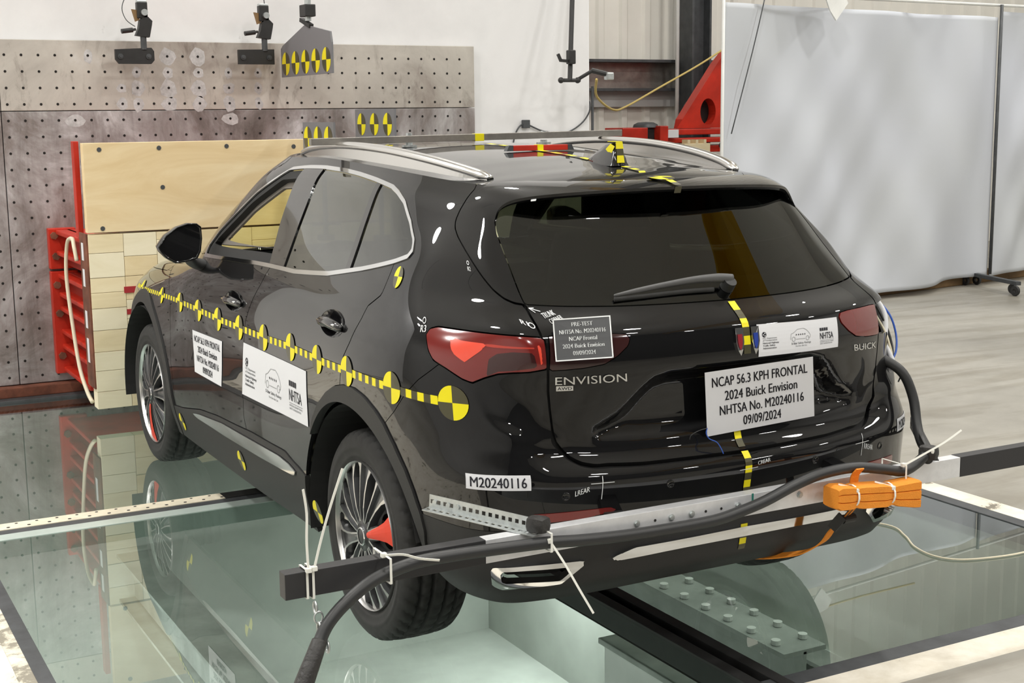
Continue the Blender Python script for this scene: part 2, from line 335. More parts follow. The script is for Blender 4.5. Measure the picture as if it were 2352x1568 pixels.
# ---------------------------------------------------------------- car body surface (half, x>0 mirrored later)
# control net: rows = levels bottom..roof edge, columns = stations rear centre -> corner -> side -> front centre
# every entry (x, y, z) in metres, rear axle at y=0, nose towards +y
BODY = [
 # A bottom edge
 [(0,-.855,.345),(.27,-.842,.340),(.486,-.805,.325),(.62,-.765,.315),(.70,-.728,.31),(.765,-.675,.318),(.83,-.56,.355),(.85,-.36,.39),(.86,-.05,.255),(.865,.4,.25),(.868,.9,.25),(.868,1.4,.25),(.866,1.9,.25),(.856,2.4,.25),(.83,2.9,.25),(.76,3.3,.25),(.5,3.58,.25),(0,3.64,.25)],
 # B
 [(0,-.902,.40),(.27,-.888,.395),(.486,-.857,.385),(.62,-.822,.38),(.70,-.787,.38),(.785,-.722,.38),(.85,-.59,.405),(.885,-.38,.425),(.895,-.05,.36),(.898,.4,.36),(.90,.9,.36),(.90,1.4,.36),(.899,1.9,.36),(.888,2.4,.36),(.862,2.9,.36),(.79,3.32,.36),(.52,3.62,.36),(0,3.68,.36)],
 # C
 [(0,-.918,.47),(.27,-.904,.468),(.486,-.874,.465),(.62,-.838,.462),(.70,-.805,.46),(.795,-.740,.46),(.862,-.60,.475),(.90,-.39,.48),(.910,-.05,.46),(.912,.4,.46),(.914,.9,.46),(.914,1.4,.46),(.913,1.9,.46),(.905,2.4,.46),(.882,2.9,.46),(.80,3.33,.46),(.53,3.64,.46),(0,3.70,.46)],
 # D
 [(0,-.925,.585),(.27,-.911,.583),(.486,-.882,.582),(.62,-.848,.58),(.70,-.817,.58),(.80,-.748,.58),(.868,-.61,.58),(.908,-.40,.58),(.920,-.05,.58),(.916,.4,.58),(.915,.9,.58),(.915,1.4,.58),(.916,1.9,.58),(.908,2.4,.58),(.888,2.9,.58),(.805,3.34,.58),(.535,3.645,.58),(0,3.71,.58)],
 # E bumper shelf
 [(0,-.938,.682),(.27,-.923,.682),(.486,-.892,.684),(.62,-.858,.688),(.70,-.826,.69),(.805,-.752,.69),(.872,-.615,.69),(.912,-.40,.69),(.925,-.05,.69),(.918,.4,.69),(.915,.9,.69),(.915,1.4,.69),(.917,1.9,.69),(.910,2.4,.69),(.888,2.9,.68),(.805,3.34,.68),(.535,3.65,.68),(0,3.715,.68)],
 # F lower hatch
 [(0,-.880,.765),(.27,-.868,.768),(.486,-.838,.775),(.62,-.806,.79),(.705,-.790,.80),(.800,-.712,.80),(.872,-.595,.80),(.916,-.40,.80),(.930,-.05,.80),(.921,.4,.80),(.917,.9,.80),(.917,1.4,.80),(.920,1.9,.80),(.908,2.4,.80),(.884,2.9,.77),(.80,3.33,.77),(.53,3.63,.77),(0,3.70,.77)],
 # G
 [(0,-.902,.90),(.27,-.890,.90),(.486,-.855,.905),(.62,-.808,.91),(.70,-.764,.915),(.797,-.682,.92),(.868,-.575,.92),(.917,-.40,.92),(.932,-.05,.92),(.920,.4,.92),(.914,.9,.92),(.913,1.4,.92),(.917,1.9,.92),(.895,2.4,.90),(.862,2.9,.86),(.78,3.29,.86),(.52,3.58,.86),(0,3.66,.86)],
 # H
 [(0,-.922,1.005),(.27,-.909,1.008),(.486,-.866,1.01),(.62,-.812,1.012),(.70,-.758,1.015),(.793,-.665,1.02),(.862,-.555,1.02),(.908,-.39,1.02),(.922,-.05,1.02),(.908,.4,1.02),(.900,.9,1.02),(.898,1.4,1.01),(.900,1.9,.995),(.866,2.4,.97),(.82,2.9,.935),(.74,3.22,.925),(.49,3.47,.93),(0,3.54,.935)],
 # I shoulder
 [(0,-.911,1.093),(.27,-.897,1.095),(.486,-.850,1.098),(.62,-.792,1.10),(.70,-.738,1.102),(.775,-.63,1.105),(.834,-.52,1.11),(.878,-.37,1.11),(.892,-.05,1.11),(.882,.4,1.105),(.876,.9,1.10),(.874,1.4,1.085),(.868,1.9,1.06),(.82,2.4,1.025),(.755,2.9,.995),(.66,3.12,.985),(.42,3.30,1.0),(0,3.36,1.01)],
 # J belt / glass foot
 [(0,-.834,1.165),(.27,-.815,1.167),(.486,-.750,1.170),(.62,-.676,1.175),(.68,-.615,1.18),(.733,-.53,1.19),(.782,-.43,1.20),(.828,-.32,1.20),(.846,-.05,1.195),(.846,.4,1.18),(.844,.9,1.17),(.843,1.4,1.145),(.828,1.92,1.105),(.74,2.06,1.10),(.58,2.18,1.10),(.40,2.26,1.098),(.2,2.30,1.095),(0,2.315,1.095)],
 # K
 [(0,-.703,1.28),(.27,-.686,1.28),(.486,-.622,1.28),(.605,-.556,1.28),(.66,-.510,1.285),(.70,-.44,1.29),(.738,-.36,1.295),(.768,-.25,1.295),(.788,-.02,1.29),(.792,.4,1.285),(.790,.9,1.28),(.788,1.37,1.26),(.775,1.78,1.245),(.69,1.90,1.255),(.54,1.97,1.25),(.37,2.0,1.242),(.185,2.035,1.243),(0,2.045,1.243)],
 # L
 [(0,-.585,1.385),(.27,-.568,1.385),(.48,-.508,1.385),(.587,-.445,1.385),(.625,-.400,1.385),(.656,-.335,1.385),(.682,-.26,1.385),(.706,-.16,1.385),(.730,.02,1.385),(.738,.4,1.39),(.738,.88,1.395),(.735,1.28,1.395),(.720,1.58,1.385),(.64,1.70,1.395),(.50,1.76,1.395),(.34,1.77,1.38),(.17,1.795,1.383),(0,1.80,1.384)],
 # M
 [(0,-.500,1.462),(.26,-.485,1.462),(.46,-.425,1.462),(.552,-.370,1.462),(.583,-.325,1.462),(.606,-.265,1.462),(.628,-.19,1.462),(.650,-.09,1.464),(.672,.06,1.47),(.686,.4,1.485),(.688,.86,1.495),(.686,1.17,1.497),(.673,1.43,1.486),(.59,1.54,1.495),(.46,1.60,1.50),(.31,1.605,1.489),(.155,1.625,1.492),(0,1.63,1.493)],
 # N roof edge
 [(0,-.46,1.502),(.25,-.44,1.502),(.43,-.385,1.502),(.512,-.325,1.502),(.540,-.27,1.505),(.558,-.205,1.508),(.574,-.13,1.513),(.590,-.03,1.520),(.606,.10,1.530),(.622,.4,1.548),(.626,.82,1.566),(.624,1.06,1.564),(.612,1.29,1.562),(.54,1.385,1.572),(.42,1.43,1.580),(.28,1.435,1.584),(.14,1.45,1.589),(0,1.455,1.59)],
]
def nat_spline(Y, n_per):
    """natural cubic spline through rows of Y (k, d) with n_per[i] samples per span"""
    Y = np.asarray(Y, float); k = len(Y)
    A = np.zeros((k, k)); b = np.zeros_like(Y); A[0,0] = A[-1,-1] = 1
    for i in range(1, k-1):
        A[i,i-1:i+2] = 1, 4, 1; b[i] = 6*(Y[i+1]-2*Y[i]+Y[i-1])
    m = np.linalg.solve(A, b); out = []
    for i in range(k-1):
        t = np.arange(n_per[i])[:,None]/n_per[i]
        out.append((1-t)*Y[i]+t*Y[i+1]+((1-t)**3-(1-t))*m[i]/6+(t**3-t)*m[i+1]/6)
    out.append(Y[-1:]); return np.concatenate(out)
def pchip(Y, n_per, tp=None):
    """monotone C1 interpolation along axis 0 of Y (k, m, d)"""
    Y = np.asarray(Y, float); d = np.diff(Y, axis=0)
    k = len(Y); m = np.zeros_like(Y); m[0] = d[0]; m[-1] = d[-1]
    a, b = d[:-1], d[1:]; s = a*b > 0
    m[1:-1] = np.where(s, 2*a*b/np.where(s, a+b, 1), 0)
    # soften towards centred differences so that rounded forms stay round
    cd = (a+b)/2; m[1:-1] = np.where(s, .55*m[1:-1]+.45*np.sign(cd)*np.minimum(np.abs(cd), 2*np.minimum(np.abs(a), np.abs(b))), m[1:-1])
    out = []
    for i in range(k-1):
        t = (np.arange(n_per[i])/n_per[i])[:,None,None]
        h = 2*t**3-3*t**2+1, t**3-2*t**2+t, -2*t**3+3*t**2, t**3-t**2
        out.append(h[0]*Y[i]+h[1]*m[i]+h[2]*Y[i+1]+h[3]*m[i+1])
    out.append(Y[-1:]); return np.concatenate(out)
NS = [20,18,16,12,14,12,14,16,20,22,22,22,22,22,22,12,12]
NL = [6,7,9,8,8,9,8,8,8,10,9,8,7]
def smooth01(t): t = np.clip(t, 0, 1); return t*t*(3-2*t)
def poly_sdf(P, poly):
    """signed distance (negative inside) of 2-D points P (n,2) to a closed polygon"""
    P = np.asarray(P, float); poly = np.asarray(poly, float); d2 = np.full(len(P), 1e9); ins = np.zeros(len(P), bool)
    a = poly; b = np.roll(poly, -1, 0)
    for (ax, ay), (bx, by) in zip(a, b):
        ex, ey = bx-ax, by-ay; wx, wy = P[:,0]-ax, P[:,1]-ay
        t = np.clip((wx*ex+wy*ey)/(ex*ex+ey*ey+1e-15), 0, 1)
        d2 = np.minimum(d2, (wx-ex*t)**2+(wy-ey*t)**2)
        c = (ay > P[:,1]) != (by > P[:,1])
        with np.errstate(divide='ignore', invalid='ignore'):
            ins ^= c & (P[:,0] < (bx-ax)*(P[:,1]-ay)/(by-ay if by != ay else 1e-15)+ax)
    return np.where(ins, -1, 1)*np.sqrt(d2)
PLATE = [(-.3,.995),(.26,.99),(.315,.975),(.35,.945),(.42,.87),(.49,.825),(.50,.802),(.47,.788),(.30,.778),(-.3,.770)]
RIDGE = [(.80,.935),(.785,.87),(.755,.835),(.716,.818),(.66,.806),(.596,.798)]
def body_displace(V):
    V = V.copy(); x, y, z = V[:,0], V[:,1], V[:,2]; rear = y < -.5
    # number-plate recess in the tailgate
    s = poly_sdf(np.stack([x, z], 1), PLATE)
    V[:,1] += np.where(rear, .046*smooth01(-s/.06+.12), 0)
    # soft ridge over the bumper corner
    P = np.array(RIDGE); d = np.full(len(V), 9.)
    for a, b in zip(P[:-1], P[1:]):
        e = b-a; t = np.clip(((x-a[0])*e[0]+(z-a[1])*e[1])/(e @ e), 0, 1); d = np.minimum(d, np.hypot(x-a[0]-e[0]*t, z-a[1]-e[1]*t))
    V[:,1] -= np.where(rear, .006*np.exp(-(d/.024)**2), 0)
    return V
def body_grid():
    net = np.array(BODY)                                   # (L, S, 3)
    cols = nat_spline(net.transpose(1,0,2).reshape(net.shape[1], -1), NS).reshape(-1, net.shape[0], 3).transpose(1,0,2)
    return pchip(cols, NL)                                 # (rows, cols, 3)
def grid_tris(r, c):
    i = (np.arange(r-1)[:,None]*c+np.arange(c-1)[None]).ravel()
    return np.concatenate([np.stack([i, i+1, i+c+1], 1), np.stack([i, i+c+1, i+c], 1)])
def vnormals(V, F):
    n = np.cross(V[F[:,1]]-V[F[:,0]], V[F[:,2]]-V[F[:,0]]); N = np.zeros_like(V)
    for k in range(3): np.add.at(N, F[:,k], n)
    return N/np.maximum(np.linalg.norm(N, axis=1, keepdims=True), 1e-12)
# outlines on the body surface: (distance round the body from the rear centre line, height along the skin), metres
OUT = {
 'dlo': [(3.347,1.2069),(3.0703,1.1941),(2.8377,1.1868),(2.5585,1.1841),(2.1686,1.1814),(1.8545,1.1986),(1.5932,1.2339),(1.3236,1.2777),(1.2082,1.3004),(1.1691,1.3269),(1.174,1.3742),(1.2533,1.4415),(1.3964,1.5162),(1.5269,1.5505),(1.6166,1.5679),(1.8211,1.584),(2.0056,1.5952),(2.1488,1.6002),(2.3705,1.5997),(2.5999,1.5921),(2.8989,1.5779),(2.9855,1.5404),(3.1684,1.4695),(3.2932,1.3808),(3.3716,1.3204),(3.3984,1.2522)],
 'frontglass': [(3.2881,1.2177),(2.8927,1.2039),(2.4638,1.2049),(2.4651,1.2799),(2.4995,1.4127),(2.6344,1.5653),(2.8518,1.5395),(3.0739,1.4695),(3.1797,1.3792),(3.2471,1.2749)],
 'bpillar': [(2.4638,1.2049),(2.6493,1.569),(2.3945,1.5754),(2.2908,1.2012)],
 'reardoorglass': [(2.3,1.2092),(2.3664,1.5708),(2.0947,1.5748),(1.7945,1.5557),(1.718,1.244),(1.9457,1.2148)],
 'quarterglass': [(1.6746,1.2469),(1.7451,1.5523),(1.568,1.5439),(1.2712,1.3171),(1.3635,1.2955)],
 'doorgap': [(2.4505,1.1893),(2.4835,1.1095),(2.5442,1.021),(2.5876,0.9509),(2.6035,0.8665),(2.6337,0.7512),(2.6541,0.6481),(2.6526,0.5533),(2.6257,0.5108),(2.5677,0.4959),(2.5385,0.4082),(2.52,0.3179)],
 'reargap': [(1.3273,1.2824),(1.3394,1.2219),(1.3459,1.1721),(1.4137,1.137),(1.4288,1.097),(1.4761,1.0196),(1.5215,0.9647),(1.5434,0.9121),(1.5566,0.8669)],
 'frontgap': [(3.9747,1.0742),(3.7714,0.9778),(3.7061,0.8825),(3.7129,0.7872),(3.7353,0.6946),(3.7501,0.6111)],
 'doorbottom': [(3.5937,0.4201),(3.2757,0.4707),(3.0048,0.4924),(2.7574,0.502),(2.5623,0.5127),(2.3172,0.5157),(2.1683,0.5189),(2.0963,0.501),(2.03,0.4898),(1.9461,0.4706)],
 'sillchrome': [(3.4593,0.4243),(3.2833,0.4496),(2.9342,0.476),(2.6472,0.4817),(2.426,0.4865),(2.2208,0.4906),(2.1182,0.483),(2.0496,0.468),(2.0546,0.4497),(2.184,0.4439),(2.4384,0.4371),(2.661,0.4333),(2.9025,0.4281),(3.1568,0.4278)],
 'hatch': [(0.7666,1.5988),(0.8127,1.5447),(0.8494,1.4965),(0.8698,1.4568),(0.8717,1.4275),(0.855,1.397),(0.8212,1.3577),(0.7816,1.3135),(0.7474,1.2747),(0.7115,1.238),(0.6796,1.2154),(0.6533,1.205),(0.6253,1.2016),(0.6331,1.1635),(0.6376,1.1373),(0.6376,1.1153),(0.6316,1.083),(0.6295,1.0251),(0.6286,0.9616),(0.6236,0.9137),(0.6145,0.8505),(0.6083,0.8194),(0.588,0.7966),(0.5627,0.7705),(0.534,0.7561),(0.4965,0.7486),(0.4525,0.7505),(0.344,0.7456),(0.2296,0.746)],
 'glassbot': [(0.625,1.2016),(0.5162,1.2008),(0.3956,1.2),(0.1795,1.1996)],
 'glassleft': [(0.6306,1.4216),(0.6272,1.3169),(0.6246,1.2029)],
 'lamp': [(1.0051,1.0945),(0.9917,1.1112),(0.9602,1.1186),(0.8704,1.1188),(0.763,1.1181),(0.6842,1.1167),(0.6379,1.1135),(0.6301,1.1062),(0.6312,1.025),(0.6804,1.0148),(0.7257,1.0103),(0.7667,1.0039),(0.8058,0.9896),(0.843,0.9726),(0.8726,0.9814),(0.9246,1.0092),(0.9672,1.0279),(0.988,1.0539)],
 'lampin': [(0.9447,1.1045),(0.8701,1.0897),(0.7912,1.0881),(0.8119,1.0664),(0.8387,1.0465),(0.8617,1.0297),(0.8926,1.0483),(0.9061,1.0656),(0.9085,1.0943)],
 'lamp2': [(0.6184,1.1172),(0.5787,1.1197),(0.4367,1.1216),(0.3948,1.1188),(0.388,1.1034),(0.3971,1.0843),(0.4294,1.0573),(0.4692,1.0358),(0.5271,1.0269),(0.5896,1.022),(0.6265,1.0204)],
 'bumperseam': [(0.9277,1.0273),(0.9783,0.9988),(1.0325,0.9657),(1.0948,0.9153),(1.1557,0.8528)],
 'exh_out': [(0.8252,0.4353),(0.8177,0.4482),(0.6234,0.4536),(0.5495,0.4534),(0.5327,0.4495),(0.5373,0.4378),(0.572,0.4068),(0.6027,0.3737),(0.671,0.3675),(0.7866,0.357),(0.8202,0.3762)],
 'exh_in': [(0.7949,0.4249),(0.785,0.4334),(0.5967,0.4362),(0.5739,0.4333),(0.5813,0.4149),(0.607,0.3883),(0.7793,0.386),(0.791,0.3959)],
 'lowchrome': [(0.4752,0.4367),(0.4373,0.4584),(0.3806,0.4766),(0.3036,0.4787),(0.1605,0.4819),(0.0135,0.4857),(0.0106,0.45),(0.2067,0.4476),(0.278,0.4454),(0.3556,0.4415)],
 'handle_f': [(2.7639,1.0115),(2.8926,0.9985),(2.638,1.0239),(2.7895,1.0569),(2.7457,0.9674)],
 'handle_r': [(1.6588,1.0572),(1.7831,1.0416),(1.5411,1.0714),(1.6942,1.0944),(1.6397,1.0186)],
 'sign1': [(3.3165,0.819),(2.8915,0.8255),(2.9351,0.6299),(3.3247,0.6318)],
 'sign2': [(2.6038,0.8613),(1.8873,0.8605),(1.8972,0.662),(2.6541,0.6481)],
 'pretest': [(0.5822,1.1612),(0.4168,1.1715),(0.4465,1.0519),(0.6105,1.0448)],
 'envision': [(0.6096,1.001),(0.4051,1.0095),(0.402,0.986),(0.6092,0.9849)],
 'awd': [(0.6065,0.9761),(0.5587,0.9769),(0.5581,0.9644),(0.6062,0.9637)],
 'mlabel': [(0.8917,0.7218),(0.7985,0.7207),(0.707,0.72),(0.7089,0.6775),(0.8008,0.6785),(0.8939,0.6788)],
 'lcross': [(0.4911,0.6926),(0.5257,0.6908),(0.4534,0.6922),(0.4887,0.7139),(0.4915,0.6395)],
 'lrear': [(0.5738,0.6564),(0.5294,0.6754)],
 'r3': [(1.0198,1.125)],
 'r2': [(0.812,1.3119)],
 'r1': [(0.6448,1.1485)],
 'trunk': [(0.6175,1.1755),(0.5659,1.1915)],
 'discs': [(0.9086,0.9117),(1.1638,0.9245),(1.4848,0.9256),(1.767,0.9207),(2.0519,0.9211),(2.3592,0.9135),(2.6626,0.9121),(2.9478,0.9109),(3.2219,0.9157),(3.5154,0.9201),(3.9019,0.9212),(4.449,0.9467)],
 'cdisc': [(1.249,1.2341)],
 'silldiscs': [(3.6578,0.3405),(2.7432,0.3565),(1.8777,0.3614)],
 'sensorL': [(0.2718,0.6648)],
 'archout': [(1.9097,0.4698),(1.8931,0.5947),(1.8485,0.6955),(1.7792,0.7647),(1.6819,0.825),(1.5994,0.8597),(1.5164,0.8774),(1.4346,0.8818),(1.3507,0.8681),(1.2706,0.8366),(1.2197,0.8068),(1.1619,0.7516),(1.1073,0.6838),(1.0748,0.63)],
 'farchout': [(4.1778,0.9017),(4.0756,0.852),(3.9716,0.7879),(3.8697,0.6966),(3.8115,0.6017),(3.7801,0.5652)],
 'reflector': [(0.6641,0.6023),(0.5576,0.6057),(0.4293,0.607),(0.4558,0.5918),(0.5431,0.5824),(0.6628,0.5758)],
 'crease': [(0.8663,0.9095),(0.8191,0.8545),(0.7394,0.827),(0.6095,0.8145)],
}
# ---------------------------------------------------------------- the setting
X0, X1, Y0, Y1 = -1.85, 2.03, -.97, 4.70        # pit opening
HX0, HX1, HY0, HY1 = -11., 13.5, -14., 9.       # hall
def S(o): return tag(o, kind='structure')
def quadgrid(x0, x1, y0, y1, z): return [(x0,y0,z),(x1,y0,z),(x1,y1,z),(x0,y1,z)]
mb = MB()
for a in ((HX0,HX1,HY0,Y0-.22), (HX0,X0-1.3,Y0-.22,Y1+.3), (X1+.15,HX1,Y0-.22,Y1+.3), (HX0,HX1,Y1+.3,HY1)):
    mb.add(quadgrid(*a, 0), [(0,1,2,3)])
S(mb.build('floor', 'concrete'))
# hall shell
S(MB().add([(HX0,HY0,0),(HX0,HY1,0),(HX0,HY1,CEIL),(HX0,HY0,CEIL)], [(0,1,2,3)]).build('wall_left', 'hall_wall'))
S(MB().add([(HX1,HY0,0),(HX1,HY1,0),(HX1,HY1,CEIL),(HX1,HY0,CEIL)], [(3,2,1,0)]).build('wall_right', 'hall_wall'))
S(MB().add([(HX0,HY0,0),(HX1,HY0,0),(HX1,HY0,CEIL),(HX0,HY0,CEIL)], [(0,1,2,3)]).build('wall_back', 'hall_dark'))
S(MB().add(quadgrid(HX0,HX1,HY0,HY1,CEIL), [(3,2,1,0)]).build('ceiling', 'hall_roof'))
# far wall of ribbed metal cladding: each rib is a raised fold of the sheet
def ribbed_sheet(x0, x1, y, z0, z1, pitch=.305):
    prof = []; x = x0
    while x < x1:
        prof += [(x, y), (x+pitch*.62, y), (x+pitch*.70, y-.03), (x+pitch*.92, y-.03), (x+pitch, y)]; x += pitch
    V = [(a, b, z) for z in (z0, z1) for a, b in prof]; n = len(prof)
    return MB().add(V, [(k, k+1, n+k+1, n+k) for k in range(n-1)])
# yellow overhead crane girder (seen mirrored in the rear window)
cg = empty('crane_girder', (4.9,-2,6.6), 'yellow overhead crane girder running the length of the hall', 'crane')
MB().box((-.22,-11,0), (.22,9,.03)).box((-.22,-11,.62), (.22,9,.65)).box((-.02,-11,.03), (.02,9,.62)).build('girder', 'yellow_steel', cg)
MB().box((-.15,-.4,-.35), (.15,.4,-.02), .02).build('hoist', 'black_steel', cg)
wf = S(ribbed_sheet(HX0, HX1, HY1-.02, 0, CEIL).build('wall_front', 'cladding_wall'))
# glass pit: walls, floor
PZ = -2.1
mb = MB(); mb.add([(X0,Y0,-.05),(X1,Y0,-.05),(X1,Y1,-.05),(X0,Y1,-.05),(X0,Y0,PZ),(X1,Y0,PZ),(X1,Y1,PZ),(X0,Y1,PZ)], [(0,1,5,4),(1,2,6,5),(2,3,7,6),(3,0,4,7)])
S(mb.build('wall_pit', 'pit_paint')); S(MB().add(quadgrid(X0,X1,Y0,Y1,PZ), [(0,1,2,3)]).build('floor_pit', 'pit_paint'))
# glass panes (each 2.5 cm thick, recessed into the frames)
RX0, RX1 = -.017, .115
def pane(x0, x1, y0, y1):
    return S(MB().add(quadgrid(x0,x1,y0,y1,-.004), [(0,1,2,3)]).build('floor_pane', 'floor_glass'))
pane(X0, RX0, Y0, 1.745); pane(RX1, X1, Y0, 1.745); pane(X0, RX0, 1.985, Y1); pane(RX1, X1, 1.985, Y1)
# steel frames and painted borders round the panes
def strip(name, x0, x1, y0, y1, mat, z0=-.08, z1=.0, bev=.002): return S(MB().box((x0,y0,z0), (x1,y1,z1), bev).build(name, mat))
strip('trim_1', X0-.05, X0, Y0-.075, Y1, 'dark_steel'); strip('trim_2', X0-.10, X0-.05, Y0-.075, Y1, 'worn_tan', z1=.001)
strip('trim_3', X0-1.3, X0-.10, Y0-.22, Y1+.3, 'worn_white', z1=.0005)
strip('trim_4', X0-.05, X1+.07, Y0-.075, Y0, 'dark_steel'); strip('trim_5', X0-.10, X1+.15, Y0-.22, Y0-.075, 'worn_white', z1=.0005)
strip('trim_6', X1-.04, X1+.03, Y0, Y1, 'dark_steel'); strip('trim_7', X1+.03, X1+.15, Y0-.075, Y1+.3, 'worn_white', z1=.0005)
strip('trim_8', X0, -.77, 1.89, 1.985, 'strip_white', z1=.002); strip('trim_9', -.77, X1, 1.89, 1.985, 'black_steel', z1=.002)
strip('trim_10', X0, X1, 1.83, 1.89, 'dark_steel', z1=-.001); strip('trim_11', X0, X1, 1.745, 1.83, 'strip_pale', z1=-.001)
t8 = bpy.data.objects['trim_8']
mb = MB()
for k in range(13):
    x = -1.80+k*.085; mb.cyl((x,1.915,.0), (x,1.915,.0026), .008, n=8); mb.cyl((x+.04,1.962,.0), (x+.04,1.962,.0026), .007, n=8)
tag(mb.build('screw_hole', 'hole', t8), kind='stuff')
# tow-rail slot down the middle
strip('trim_12', RX0, RX0+.045, Y0-.075, Y1, 'black_steel', z1=.004); strip('trim_13', RX1-.045, RX1, Y0-.075, Y1, 'black_steel', z1=.004)
strip('trim_14', RX0+.045, RX1-.045, Y0-.075, Y1, 'hole', z0=-.12, z1=-.05)
# sill rail at the foot of the crash wall
S(MB().box((-2.2,4.70,-.08), (3.05,4.90,.012), .004).build('trim_15', 'dark_steel')); S(MB().box((-2.2,4.78,.012), (3.05,4.90,.075), .006).build('trim_16', 'rust'))
# white concrete block that carries the crash wall
S(MB().box((-7.2,4.93,0), (3.08,6.3,5.2), .02).build('wall_block', 'white_wall'))
# crash-wall plates (10 cm hole grid), separate sheets
PY = 4.86
plates = [(-2.2,-1.19,1.78,2.21,'wall_plate'),(-1.185,2.06,1.78,2.21,'wall_plate'),(-2.2,-1.19,.08,1.775,'wall_plate_low'),(-1.185,2.06,.08,1.775,'wall_plate_low')]
for i, (a, b, c, d, mt) in enumerate(plates):
    o = S(MB().box((a,PY,c), (b,PY+.06,d), .003).build('wall_plate', mt))
    mb = MB(); h = MB()
    for r in range(22):
        z = 2.117-.0995*r
        if not c+.02 < z < d-.02: continue
        for k in range(-16, 32):
            x = -1.148+.0997*k
            if a+.02 < x < b-.02: mb.cyl((x,PY-.0015,z), (x,PY+.01,z), .0085, n=8)
    tag(mb.build('bolt_hole', 'hole', o), kind='stuff')
# pale worn patches round some holes
mb = MB()
for (cx, r, w, h) in [(5,0,.03,.045),(10,0,.05,.06),(12,0,.048,.06),(8,2,.045,.05),(10,2,.055,.06),(12,2,.05,.06),(8,3,.04,.05),(10,3,.05,.05),(12,3,.045,.05),(14,3,.045,.05),(7,2,.03,.03),(14,2,.04,.04),(16,2,.03,.04),(4,4,.06,.04),(14,4,.055,.04),(7,3,.035,.04),(16,3,.03,.04),(10,1,.035,.04),(12,1,.035,.04),(8,1,.03,.035),(14,1,.03,.035),(16,1,.03,.035)]:
    x = -1.148+.0997*cx; z = 2.117-.0995*r; n = 10
    V = [(x+w*(.8+.4*random.random())*math.cos(2*math.pi*k/n), PY-.0006, z-.004+h*(.8+.35*random.random())*math.sin(2*math.pi*k/n)) for k in range(n)]
    mb.add(V, [tuple(range(n))])
plain('scuff', (.50,.50,.50), .6, var=.2, vscale=40)
tag(mb.build('worn_patch', 'scuff', bpy.data.objects['wall_plate.001']), kind='stuff')
# ceiling lamps
def high_bay(loc, k):
    r = empty('high_bay_lamp', loc, 'round high bay lamp hanging from the hall ceiling', 'lamp', 'high bay lamps on the ceiling')
    MB().lathe([(.0,.30),(.02,.30),(.16,.16),(.30,.10),(.30,.0)], 24, 'z').build('reflector', 'lamp_body', r, smooth=True)
    MB().cyl((0,0,.30), (0,0,CEIL-loc[2]), .015, n=8).build('rod', 'lamp_body', r)
    l = area_light('high_bay_light', (loc[0],loc[1],loc[2]-.01), (0,0,0), .55, .55, LAMP_W, (1,.975,.93), 'DISK')
    return r
for k, (x, y) in enumerate(LAMPS): high_bay((x,y,6.6), k)
# added, unseen flood lamps: brighten the left floor mirrored in the car side
for x, y, lab in ((-5.6,1.2,'square flood light bank over the left floor, nearer the car rear'),(-5.6,4.0,'square flood light bank over the left floor, nearer the crash wall')):
    r = empty('added_flood', (x,y,6.2), lab, 'lamp'); MB().box((-.40,-.40,.01), (.40,.40,.12), .02).build('housing', 'lamp_body', r); MB().cyl((0,0,.12), (0,0,CEIL-6.2), .02, n=8).build('rod', 'lamp_body', r)
    area_light('added_flood_lamp', (x,y,6.2), (0,math.radians(18),0), .7, .7, ADDED_FLOOD_W, (1,.98,.95))
# added pit lamps: invented strip fixtures on the walls that brighten the pit
for k, (x, y, ry) in enumerate(((X0+.12,1.0,-1.1),(X1-.12,1.0,1.1),(X0+.12,3.4,-1.1),(X1-.12,3.4,1.1))):
    s = 1 if x < 0 else -1
    t = tag(MB().box((x-.06,y-.55,-1.02), (x+.06,y+.55,-.94), .01).build('added_pit_strip', 'white_frame'), 'strip light fixed high on the pit wall under the glass', 'lamp', 'strip lights in the pit')
    area_light('added_pit_light', (x+s*.08,y,-1.06), (0,math.radians(-25*s),0), .10, 1.0, 24, (.97,1,.97))
# pit steelwork
def ibeam(name, p, q, w=.22, h=.30, label='', cat='beam', bolts=True):
    r = empty(name, p, label, cat); p, q = Vector(p), Vector(q); d = q-p
    mb = MB(); mb.bar((0,0,h/2), d+Vector((0,0,h/2)), w, .02); mb.bar((0,0,-h/2), d+Vector((0,0,-h/2)), w, .02); mb.bar((0,0,0), d, .015, h)
    mb.build('web', 'pit_beam', r)
    if bolts:
        u = d.normalized(); s = u.cross(Vector((0,0,1))); n = int(d.length/.16)
        for k in range(n):
            for sg in (-1, 1):
                c = u*(.1+k*.16)+s*(sg*w*.32)+Vector((0,0,h/2+.012)); MB().cyl(c, c+Vector((0,0,.02)), .020, n=10).build('bolt', 'white_frame', r)
    return r
ibeam('pit_beam', (1.05,.0,-.60), (1.05,3.2,-.60), label='grey bolted steel beam in the pit under the right pane')
ibeam('pit_beam', (1.75,-.6,-1.0), (1.75,2.6,-1.0), w=.16, h=.26, label='plain grey steel beam low in the pit near its right wall', bolts=False)
ibeam('pit_beam', (-.60,1.95,-1.2), (-.60,4.6,-1.2), label='plain steel beam low in the pit ahead of the white strip', bolts=False)
r = empty('pit_box', (1.34,1.1,PZ), 'white painted box standing on the pit floor', 'box')
MB().box((-.28,-.45,0), (.28,.45,1.15), .02).build('body', 'white_frame', r); MB().box((-.30,-.47,1.15), (.30,.47,1.18), .005).build('lid', 'pit_beam', r)
r = empty('pit_tripod', (-.75,.35,PZ), 'dark camera stand on the pit floor under the left pane', 'tripod')
MB().cyl((0,0,.5), (0,0,1.2), .03).build('column', 'dark_steel', r); MB().box((-.12,-.16,1.2), (.12,.16,1.4), .01).build('head', 'dark_steel', r)
